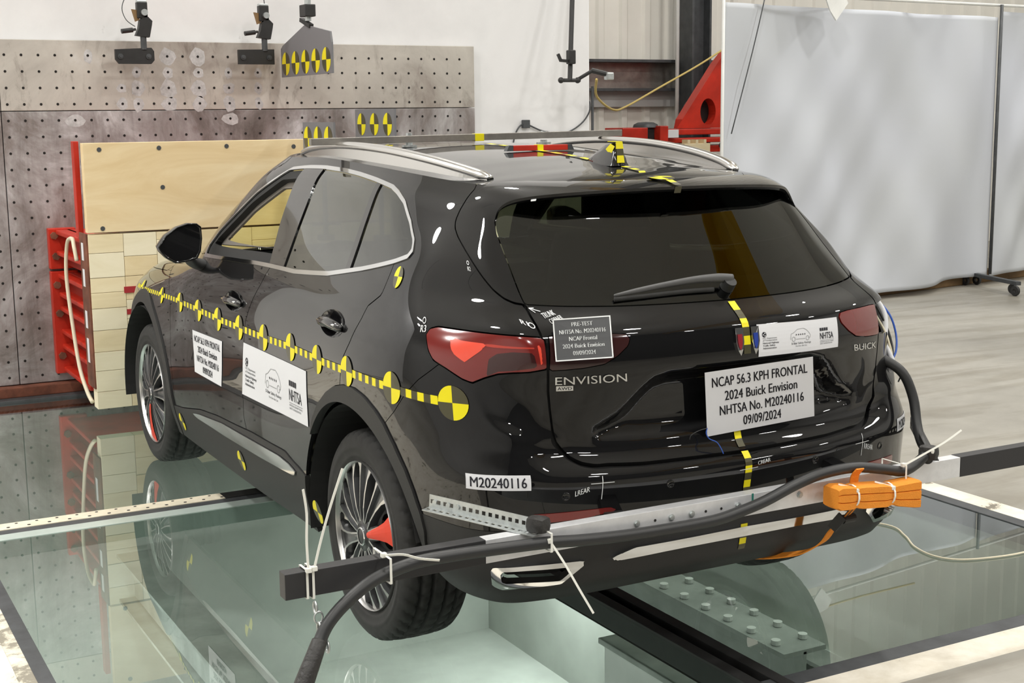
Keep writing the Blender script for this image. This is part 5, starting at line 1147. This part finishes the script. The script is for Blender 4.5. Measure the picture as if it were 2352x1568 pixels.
keep(MB().ribbon([(.335,-1.068,.566),(.322,-1.045,.525),(.305,-1.01,.475),(.292,-.985,.445),(.275,-.965,.405),(.25,-.93,.372),(.22,-.89,.352),(.16,-.82,.335),(.05,-.70,.325)], .030, [(1,.2,.15)]*3+[(1,0,.3)]*6, .004, sub=4).build('strap_run', 'orange', None), ob)
keep(MB().bar((.335,-1.062,.56), (.295,-1.005,.465), .022, .010).cyl((.300,-1.02,.485), (.345,-1.02,.485), .014, n=14).bar((.29,-1.03,.50), (.275,-1.0,.455), .008, .03).build('buckle', 'black_steel', None), ob)
# thin loose wires below the big sheet
wire('loose_wire', [(-.13,-.905,.80),(-.135,-.907,.785),(-.125,-.909,.768),(-.10,-.912,.755),(-.085,-.913,.735),(-.078,-.916,.718)], .0016, 'blue', 'thin loose wire trailing from the lower left corner of the big sheet')
wire('loose_wire', [(-.13,-.905,.80),(-.16,-.903,.795),(-.185,-.902,.785),(-.19,-.90,.772)], .0014, 'cable_black', 'thin black loose wire curling left of the big sheet')
# white cord on the glass at the right
tag(MB().tube([(1.36,.30,.001),(1.515,.049,.001),(1.475,-.10,.001),(1.402,-.229,.001),(1.38,-.35,.001),(1.427,-.434,.001),(1.55,-.48,.001),(1.717,-.50,.001),(1.95,-.47,.002),(2.3,-.60,.010)], .004, 8, sub=6).build('floor_line', 'cream', smooth=True), 'thin white cord curving over the glass floor on the right', 'cord')
# transverse bar on the roof
rbx = empty('roof_bar', (0,.80,1.612), 'grey steel bar clamped across the roof on two studs', 'bar')
keep(MB().bar((-.705,.80,1.627), (.672,.80,1.640), .026, .026, bev=.0015).build('bar', 'steel_bar', None), rbx)
for x in (-.30,.30):
    keep(MB().cyl((x,.80,roof_z(abs(x),.8)), (x,.80,1.618), .014, n=14).cyl((x,.80,roof_z(abs(x),.8)), (x,.80,roof_z(abs(x),.8)+.008), .03, n=16).build('stud', 'galv', None), rbx)
    keep(MB().cyl((x,.80,1.645), (x,.80,1.654), .012, n=6).build('nut', 'galv', None), rbx)
keep(MB().box((-.02,.786,1.6185), (.02,.814,1.6475), .001).build('tape_wrap', 'yellow', None), rbx)
ry = .31; rz0 = roof_z(0, ry)
rl = empty('red_level', (0,ry,rz0), 'short red bar with a yellow mark lying on the roof', 'level')
keep(MB().box((-.115,ry-.012,rz0+.002), (.115,ry+.012,rz0+.022), .002).build('bar', 'red_paint', None), rl)
for s_ in (-1,1): keep(MB().prism([(s_*.115,rz0+.002),(s_*.142,rz0+.002),(s_*.132,rz0+.022),(s_*.115,rz0+.022)], 'y', ry-.012, ry+.012).build('end_cap', 'dark_steel', None), rl)
keep(MB().box((-.015,ry-.0135,rz0+.0018), (.010,ry+.0135,rz0+.0235), .0005).build('yellow_band', 'yellow', None), rl)
# ---------------------------------------------------------------- barrier face, frames and fittings
BX0, BX1, BFY = -.930, .92, 3.80
bf = empty('barrier_pad', (0,BFY,0), 'wooden impact pad of plywood and pale blocks in front of the car', 'barrier')
pw = keep(MB().box((BX0,BFY,1.092), (BX1,BFY+.06,1.592), .003).build('plywood_sheet', 'plywood', None), bf)
for x, z_ in ((-.84,1.555),(-.505,1.558),(-.495,1.335),(-.845,1.115),(-.11,1.56),(.3,1.55)):
    o = MB().cyl((x,BFY-.003,z_), (x,BFY+.002,z_), .013, n=12).build('screw', 'dark_steel', None); keep(o, bf)
rnd = random.Random(3); cols = [BX0, -.735, -.545, -.36, -.17, .02, .21, .40, .59, .76, BX1]; mats_ = ['block_a','block_b','block_c']
for ci in range(len(cols)-1):
    z_ = .082; k = 0; edges = [.082]
    while z_ < 1.07: z_ += rnd.uniform(.085,.15); edges.append(min(z_, 1.082))
    if edges[-1] < 1.082: edges[-1] = 1.082
    for a, b in zip(edges[:-1], edges[1:]):
        if b-a < .02: continue
        dy = rnd.uniform(0,.005); o = MB().box((cols[ci]+.001,BFY+dy,a+.001), (cols[ci+1]-.001,BFY+.10,b-.001), .002).build('wood_block', rnd.choice(mats_), None); keep(o, bf)
for (a, b, c, d) in ((-.745,-.60,.742,.778),(-.735,-.655,.618,.648)): keep(MB().box((a,BFY-.0012,c), (b,BFY+.004,d)).build('red_mark', plain('red_stripe', (.36,.02,.025), .6) if 'red_stripe' not in M else 'red_stripe', None), bf)
keep(MB().box((BX0-.008,BFY+.01,.20), (BX0+.002,BFY+.20,1.086), .001).build('side_plate', 'rust', None), bf)
for a, b in ((1.03,.93),(.88,.78),(.64,.54),(.48,.34)): keep(MB().box((BX0-.010,BFY+.10,b), (BX0-.006,BFY+.15,a)).build('label_strip', 'paper', None), bf)
keep(MB().box((-.85,BFY+.10,.12), (.85,BFY+.22,1.58), .01).build('backing_plate', 'red_dark', None), bf)
def red_frame(z0, z1, ribs, bolts, label):
    r = empty('steel_support', (-.94,4.8,z0), label, 'frame')
    keep(MB().box((-.968,4.80,z0), (-.80,4.858,z1), .006).build('flange', 'red_paint', None), r)
    keep(MB().box((-.86,4.02,z0+.02), (-.835,4.80,z1-.01), .004).build('side_web', 'red_dark', None), r)
    for z_ in ribs: keep(MB().box((-.925,4.02,z_-.018), (.85,4.80,z_+.010), .008).build('rib', 'red_paint', None), r)
    for z_, x in bolts: keep(MB().cyl((x,4.78,z_), (x,4.80,z_), .024, n=6).build('bolt', 'rust', None), r)
    return r
red_frame(.80,1.055,(1.035,.905),((1.01,-.935),(.88,-.93)), 'short upper red steel frame bolted to the perforated wall'); red_frame(.135,.785,(.762,.645,.555,.41,.315,.17),((.70,-.935),(.52,-.93),(.25,-.93)), 'tall lower red steel frame with sloping ribs')
keep_ = MB().box((-.93,4.05,1.05), (-.90,4.12,1.6), .004).build('red_post', 'red_paint'); tag(keep_, 'slim red post behind the left edge of the plywood sheet', 'post')
tag(MB().tube([(-.955,4.02,.92),(-.96,4.05,1.0),(-.955,4.12,1.04),(-.96,4.25,1.0),(-.97,4.28,.8),(-.965,4.20,.5),(-.96,4.10,.28),(-.95,3.98,.16),(-.94,3.90,.11)], .012, 8, sub=5).build('looped_cord', 'cream', smooth=True), 'cream cord looped down the side of the red frames', 'cord')
# camera clamps on the crash wall
def clamp(x, rounded, label):
    r = empty('camera_clamp', (x,4.70,2.06), label, 'bracket')
    pl = [(x-.121,2.09),(x-.10,2.062),(x+.10,2.062),(x+.121,2.085),(x+.121,2.14),(x+.105,2.162),(x-.121,2.15)] if rounded else [(x-.121,2.065),(x+.121,2.065),(x+.121,2.162),(x-.121,2.157)]
    keep(MB().prism(pl, 'y', 4.70, 4.725).build('plate', 'black_steel', None), r)
    for dx in (-.09,.085): keep(MB().lathe([(0,.017),(-.006,.017),(-.006,.010),(-.012,.009),(-.012,0)], 14, 'y', c=(x+dx,4.70,2.108)).build('bolt', 'dark_steel', None), r)
    px = x+.06
    keep(MB().cyl((px,4.71,2.15), (px,4.71,2.24), .019, n=14).build('post', 'dark_steel', None), r)
    keep(MB().prism([(px-.05,2.235),(px+.035,2.225),(px+.052,2.30),(px+.056,2.325),(px+.02,2.36),(px-.02,2.33),(px-.03,2.28)], 'y', 4.685, 4.735).build('clamp_body', 'black_steel', None), r)
    keep(MB().box((px-.035,4.685,2.34), (px+.03,4.735,2.44), .006).build('camera_body', 'black_steel', None), r)
    keep(MB().box((px-.034,4.688,2.425), (px+.029,4.733,2.452), .006).build('camera_top', 'galv', None), r)
    keep(MB().cyl((px+.005,4.68,2.375), (px+.005,4.66,2.375), .02, n=18).build('lens', 'galv', None), r)
    keep(MB().cyl((px-.05,4.69,2.272), (px-.075,4.685,2.268), .008, n=10).cyl((px-.07,4.685,2.268), (px-.14,4.68,2.258), .015, n=12).build('knob', 'black_steel', None), r)
    keep(MB().prism([(px-.065,2.395),(px-.03,2.39),(px-.02,2.33),(px-.045,2.32)], 'y', 4.70, 4.72).build('lever', 'brown_board', None), r)
    keep(MB().tube([(px-.02,4.71,2.50),(px-.09,4.72,2.47),(px-.12,4.72,2.40),(px-.10,4.71,2.33),(px-.05,4.70,2.29)] if rounded else [(px+.0,4.71,2.55),(px+.005,4.71,2.50),(px+.01,4.71,2.44)], .003, 6, sub=5).build('lead', 'dark_steel', None), r)
clamp(-.394, True, 'black clamp mount with camera above the perforated wall, the left one'); clamp(.392, False, 'black clamp mount with camera above the perforated wall beside the hanging board')
# target boards facing the side cameras
def target_board(name, x, y0, y1, z0, z1, top, nd, label, tilt=0):
    r = empty(name, (x,(y0+y1)/2,z0), label, 'target board'); pts = [(y0,z0),(y1,z0),(y1,z1)]+top+[(y0,z1)]
    keep(MB().prism(pts, 'x', x, x+.012).build('board', 'grey_board', None), r)
    w = (y1-y0)/nd
    for k in range(nd):
        c = (y0+w*(k+.5), (z0+z1)/2 if not top else z0+.085); R = min(w*.46, (z1-z0)*(.42 if top else .37), .075); mb = MB()
        for q in range(4):
            A = [math.pi/2*(q+j/7) for j in range(8)]; mb.add([(x-.001,c[0],c[1])]+[(x-.001,c[0]+R*.98*math.cos(a),c[1]+R*math.sin(a)) for a in A], [(0,j+1,j+2) for j in range(7)], 0 if q in (0,2) else 1)
        keep(mb.build('target', ['yellow','tape_dark'], None), r)
    return r
tb = target_board('hanging_target_board', .60, 3.90, 4.82, 1.985, 2.17, [(4.78,2.19),(4.35,2.30),(3.92,2.235)], 5, 'large grey house-shaped board with five yellow targets hanging by the wall')
keep(MB().cyl((.606,4.30,2.32), (.606,4.30,2.60), .02, n=12).build('rod', 'galv', None), tb); keep(MB().box((.57,4.25,2.345), (.64,4.36,2.42), .006).build('coupling', 'black_steel', None), tb); keep(MB().bar((.606,4.42,2.335), (.606,4.25,2.285), .03, .025).build('swivel', 'black_steel', None), tb)
for nm, x, y0, y1, z0, z1, lab in (('target_board', .55, 2.87, 3.43, 1.593, 1.762, 'grey board with three yellow targets, the higher one right of the other'),('target_board', .30, 3.14, 3.63, 1.51, 1.692, 'grey board with three yellow targets, the lower one partly behind the roof bar')):
    t = target_board(nm, x, y0, y1, z0, z1, [], 3, lab); keep(MB().cyl((x+.03,(y0+y1)/2,1.03), (x+.03,(y0+y1)/2,z0+.1), .014, n=10).build('stand', 'dark_steel', None), t); keep(MB().cyl((x+.03,(y0+y1)/2,1.02), (x+.03,(y0+y1)/2,1.05), .05, n=16).build('foot', 'dark_steel', None), t)
# boom arm beside the white block
ba = empty('boom_arm', (2.70,4.6,1.96), 'black jointed camera boom hanging in front of the white block wall', 'boom')
keep(MB().tube([(2.84,4.75,2.75),(2.80,4.72,2.55),(2.705,4.60,1.965)], .018, 12).build('pole', 'black_steel', None), ba)
keep(MB().box((2.69,4.57,2.08), (2.74,4.63,2.18), .008).build('collar', 'black_steel', None), ba); keep(MB().bar((2.70,4.6,2.10), (2.62,4.59,2.105), .02, .02).bar((2.625,4.59,2.10), (2.60,4.59,2.15), .016, .02).build('clamp_lever', 'black_steel', None), ba)
keep(MB().cyl((2.62,4.6,1.965), (2.79,4.6,1.965), .014, n=10).sphere((2.63,4.6,1.965), .022).sphere((2.77,4.6,1.965), .022).build('joint', 'black_steel', None), ba)
keep(MB().cyl((2.77,4.6,1.97), (2.86,4.55,2.03), .013, n=10).cyl((2.86,4.55,2.035), (2.99,4.5,2.0), .020, n=10).build('forearm', 'black_steel', None), ba)
keep(MB().box((2.95,4.48,1.965), (3.01,4.53,2.02), .01).build('camera', 'galv', None), ba)
tag(MB().tube([(2.40,4.915,1.50),(2.43,4.915,1.60),(2.50,4.915,1.655),(2.66,4.915,1.60),(2.85,4.915,1.585),(2.99,4.915,1.65),(3.055,4.90,1.74),(3.06,4.90,1.82)], .006, 8, sub=5).build('wall_cable', 'dark_steel', smooth=True), 'thin dark cable sagging along the white block wall', 'cable')
tag(MB().box((2.48,4.89,1.625), (2.535,4.925,1.685), .004).build('junction_box', 'dark_steel'), 'small dark junction box on the white block wall', 'box')
# ---------------------------------------------------------------- far hall: column, girt, red machine, rope, curtain
col_ = empty('steel_column', (6.70,8.65,0), 'dark grey steel building column behind the red machine', 'column')
keep(MB().box((6.575,8.45,0), (6.60,8.70,CEIL-.01)).build('flange', 'dark_steel', None), col_); keep(MB().box((6.81,8.45,0), (6.835,8.70,CEIL-.01)).build('flange', 'dark_steel', None), col_); keep(MB().box((6.60,8.565,0), (6.81,8.585,CEIL-.01)).build('web', 'dark_steel', None), col_)
gt = empty('wall_girt', (5.5,8.9,1.8), 'dark horizontal steel girt along the far cladding wall', 'beam')
keep(MB().box((3.0,8.72,2.28), (9.5,8.94,2.31)).build('top_flange', 'dark_steel', None), gt); keep(MB().box((3.0,8.90,1.98), (9.5,8.94,2.28)).build('web', 'steel_bar', None), gt); keep(MB().box((3.0,8.72,1.97), (9.5,8.94,2.0)).build('bottom_flange', 'dark_steel', None), gt)
tag(MB().box((3.0,8.88,1.80), (9.5,8.95,1.97), .002).build('wall_board', 'hall_wall'), 'grey brown board fixed below the dark girt', 'board')
tag(MB().cyl((6.50,8.62,0), (6.50,8.62,CEIL-.02), .022, n=12).build('conduit', 'white_frame', smooth=True), 'thin pale vertical conduit left of the dark column', 'pipe'); tag(MB().cyl((4.95,7.9,.0), (4.95,7.9,2.0), .014, n=10).build('stand_pole', 'dark_steel', smooth=True), 'thin dark pole at the edge of the white block', 'pole')
tag(MB().box((4.62,7.95,.0), (4.90,8.0,2.05), .004).build('partition_board', 'white_frame'), 'white panel beside the thin pole behind the block', 'panel')
rm = empty('red_machine', (5.6,7.5,0), 'large red steel machine with a holed gusset beside the curtain', 'machine')
keep(MB().box((5.0,7.42,1.405), (5.30,7.75,1.585), .008).build('end_block', 'red_paint', None), rm); keep(MB().box((5.42,7.38,1.35), (5.52,7.78,1.60), .008).build('end_block', 'red_paint', None), rm)
keep(MB().box((5.30,7.48,1.40), (5.42,7.70,1.57), .004).build('slot', 'black_steel', None), rm); keep(MB().lathe([(0,.13),(.03,.12),(.05,.08),(.055,0)], 20, 'z', c=(5.38,7.58,1.585)).build('cap', 'dark_steel', None, smooth=True), rm)
for z_, h, yy in ((1.535,.06,7.5),(1.45,.05,7.46),(1.36,.07,7.5)): keep(MB().box((5.52,yy,z_-h/2), (7.6,yy+.28,z_+h/2), .01).build('rail', 'red_paint', None), rm)
g = [(5.72,1.57),(6.28,2.30),(6.75,2.75),(7.2,2.75),(7.2,1.57)]; hx, hz, hr = 6.11, 1.735, .135; N_ = 28
outer = []
for k in range(N_):
    a = 2*math.pi*k/N_; dx, dz = math.cos(a), math.sin(a); best = 9
    for (x0,z0), (x1,z1) in zip(g, g[1:]+g[:1]):
        den = dx*(z1-z0)-dz*(x1-x0)
        if abs(den) > 1e-9:
            t = ((x0-hx)*(z1-z0)-(z0-hz)*(x1-x0))/den; s_ = ((x0-hx)*dz-(z0-hz)*dx)/den
            if t > 0 and -1e-6 <= s_ <= 1+1e-6: best = min(best, t)
    outer.append((hx+dx*best, hz+dz*best))
inner = [(hx+hr*.72*math.cos(2*math.pi*k/N_), hz+hr*math.sin(2*math.pi*k/N_)) for k in range(N_)]
mb = MB()
for yv in (7.52,7.62): pass
V = [(x,7.52,z_) for x, z_ in outer]+[(x,7.52,z_) for x, z_ in inner]+[(x,7.64,z_) for x, z_ in outer]+[(x,7.64,z_) for x, z_ in inner]
F = []
for k in range(N_):
    j = (k+1) % N_; F += [(k,j,N_+j,N_+k), (2*N_+k,3*N_+k,3*N_+j,2*N_+j), (N_+k,N_+j,3*N_+j,3*N_+k), (k,2*N_+k,2*N_+j,j)]
V += [(x,7.52,z_) for x, z_ in g]+[(x,7.64,z_) for x, z_ in g]; m_ = 4*N_; 
for i, (gx, gz) in enumerate(g):
    ks = sorted(range(N_), key=lambda k: (outer[k][0]-gx)**2+(outer[k][1]-gz)**2)[:2]; F.append((ks[0],ks[1],m_+i))
keep(MB().add(V, F).build('gusset', 'red_paint', None), rm)
keep(MB().cyl((hx,7.66,hz), (hx,7.80,hz), hr*.95, n=24).build('inner_tube', 'black_steel', None), rm)
keep(MB().box((5.53,7.40,1.48), (5.66,7.44,1.56), .003).build('data_plate', 'paper', None), rm)
keep(MB().box((5.66,7.30,1.33), (5.98,7.42,1.42), .006).box((5.70,7.30,1.42), (5.73,7.40,1.46)).box((5.80,7.30,1.42), (5.83,7.40,1.46)).box((5.90,7.30,1.42), (5.93,7.40,1.46)).build('wood_packer', 'block_a', None), rm)
keep(MB().tube([(6.15,7.36,1.40),(6.30,7.34,1.36),(6.5,7.35,1.33),(6.7,7.36,1.38),(6.5,7.33,1.42),(6.25,7.33,1.38)], .03, 10, sub=4).build('hose_coil', 'cable_black', None, smooth=True), rm)
for x in (5.15,6.0,7.0): keep(MB().box((x-.08,7.5,0), (x+.08,7.66,1.36), .01).build('leg', 'red_paint', None), rm)
tag(MB().tube([(3.12,4.9,1.98),(3.5,5.5,1.86),(4.1,6.2,1.76),(4.7,6.9,1.79),(5.3,7.2,1.98),(5.9,7.4,2.20),(6.35,7.45,2.42)], .010, 8, sub=5).build('yellow_rope', plain('rope', (.55,.42,.14), .7), smooth=True), 'yellow rope sagging from the white block to the red machine', 'rope')
# curtain on a wheeled stand
def sheet_curtain(name, p, q, z0, z1, label, seed, amp=.055):
    p, q = np.array(p), np.array(q); d = (q-p)/np.linalg.norm(q-p); nrm = np.array([d[1],-d[0]]); L = np.linalg.norm(q-p); nx, nz = 120, 60; V = []
    for j in range(nz+1):
        for i in range(nx+1):
            s_ = L*i/nx; z_ = z0+(z1-z0)*j/nz; tz = j/nz
            w = .55*math.sin(3.3*s_-1.9*z_+seed)+.45*math.sin(7.1*s_+5.2*z_*(1-.3*s_/L)+seed*2)*(1-tz*.6)+.35*math.sin(11*s_-7.5*z_+seed)*(.2+.8*(1-tz))*math.exp(-((s_-.9)/1.3)**2)+.9*math.exp(-((s_-2.6-.35*z_)/.45)**2)-.7*math.exp(-((s_-3.2+.25*z_)/.30)**2)
            off = amp*w*min(1, (L-s_)/.35, .25+s_/.4); V.append((p[0]+d[0]*s_+nrm[0]*off, p[1]+d[1]*s_+nrm[1]*off, z_+.02*math.sin(2*s_)*(1-tz)))
    F = grid_tris(nz+1, nx+1); o = raw(name, np.array(V), F, 'curtain', None, True)
    sm = o.modifiers.new('t','SOLIDIFY'); sm.thickness = .003
    return tag(o, label, 'curtain')
sheet_curtain('curtain', (4.44,5.07), (8.13,5.60), .085, 2.60, 'large grey white sheet curtain hanging right of the car', .3); sheet_curtain('curtain', (8.17,5.61), (10.5,5.95), .085, 2.66, 'second grey white sheet beyond the curtain pole', 2.1)
cs = empty('curtain_stand', (8.15,5.58,0), 'thin curtain pole with a wheeled base', 'stand')
keep(MB().cyl((8.15,5.58,.11), (8.15,5.58,2.72), .016, n=12).build('pole', 'dark_steel', None, smooth=True), cs); keep(MB().bar((8.0,5.72,.115), (7.74,4.86,.115), .05, .035).build('base', 'dark_steel', None), cs)
keep(MB().cyl((4.42,5.07,2.68), (10.5,5.96,2.74), .014, n=10).build('top_rail', 'white_frame', None), cs)
for x, y in ((7.94,5.70),(8.06,5.66),(7.80,4.98),(7.70,4.86)):
    w_ = keep(MB().lathe([(-.014,.02),(-.014,.046),(.0,.05),(.014,.046),(.014,.02)], 20, 'x', c=(x,y,.05), closed=True).build('caster', 'black_steel', None, auto=40), cs)
tag(MB().cyl((4.42,5.05,0), (4.42,5.05,2.64), .014, n=10).build('curtain_post', 'white_frame', smooth=True), 'slim post at the left edge of the curtain', 'post')
tag(MB().add([(5.35,4.95,2.75),(5.62,4.98,2.70),(5.66,4.97,2.62),(5.50,4.93,2.47),(5.44,4.94,2.55),(5.36,4.99,2.78),(5.63,5.02,2.72),(5.67,5.0,2.62),(5.50,4.95,2.472),(5.45,4.97,2.56)], [(0,1,2,3,4),(9,8,7,6,5),(0,5,6,1),(1,6,7,2),(2,7,8,3),(3,8,9,4),(4,9,5,0)]).build('hanging_sheet', 'white_frame'), 'loose corner of white sheeting hanging over the curtain top', 'sheet')
tag(MB().tube([(4.80,5.04,2.66),(5.4,5.05,2.72),(6.2,5.2,2.76),(7.0,5.3,2.80)], .010, 8, sub=3).build('top_cord', 'rope', smooth=True), 'thin tan cord running above the curtain', 'cord')
tag(MB().tube([(4.86,5.08,2.64),(4.70,5.03,2.2),(4.50,5.03,1.55)], .005, 8, sub=4).build('slanting_rope', 'dark_steel', smooth=True), 'thin grey cord hanging slanted before the curtain left edge', 'cord')
tag(MB().bar((4.8,5.34,.06), (10.6,6.16,.06), .12, .12, bev=.01).build('timber_sleeper', 'brown_board'), 'long brown timber lying on the floor behind the curtain', 'timber')
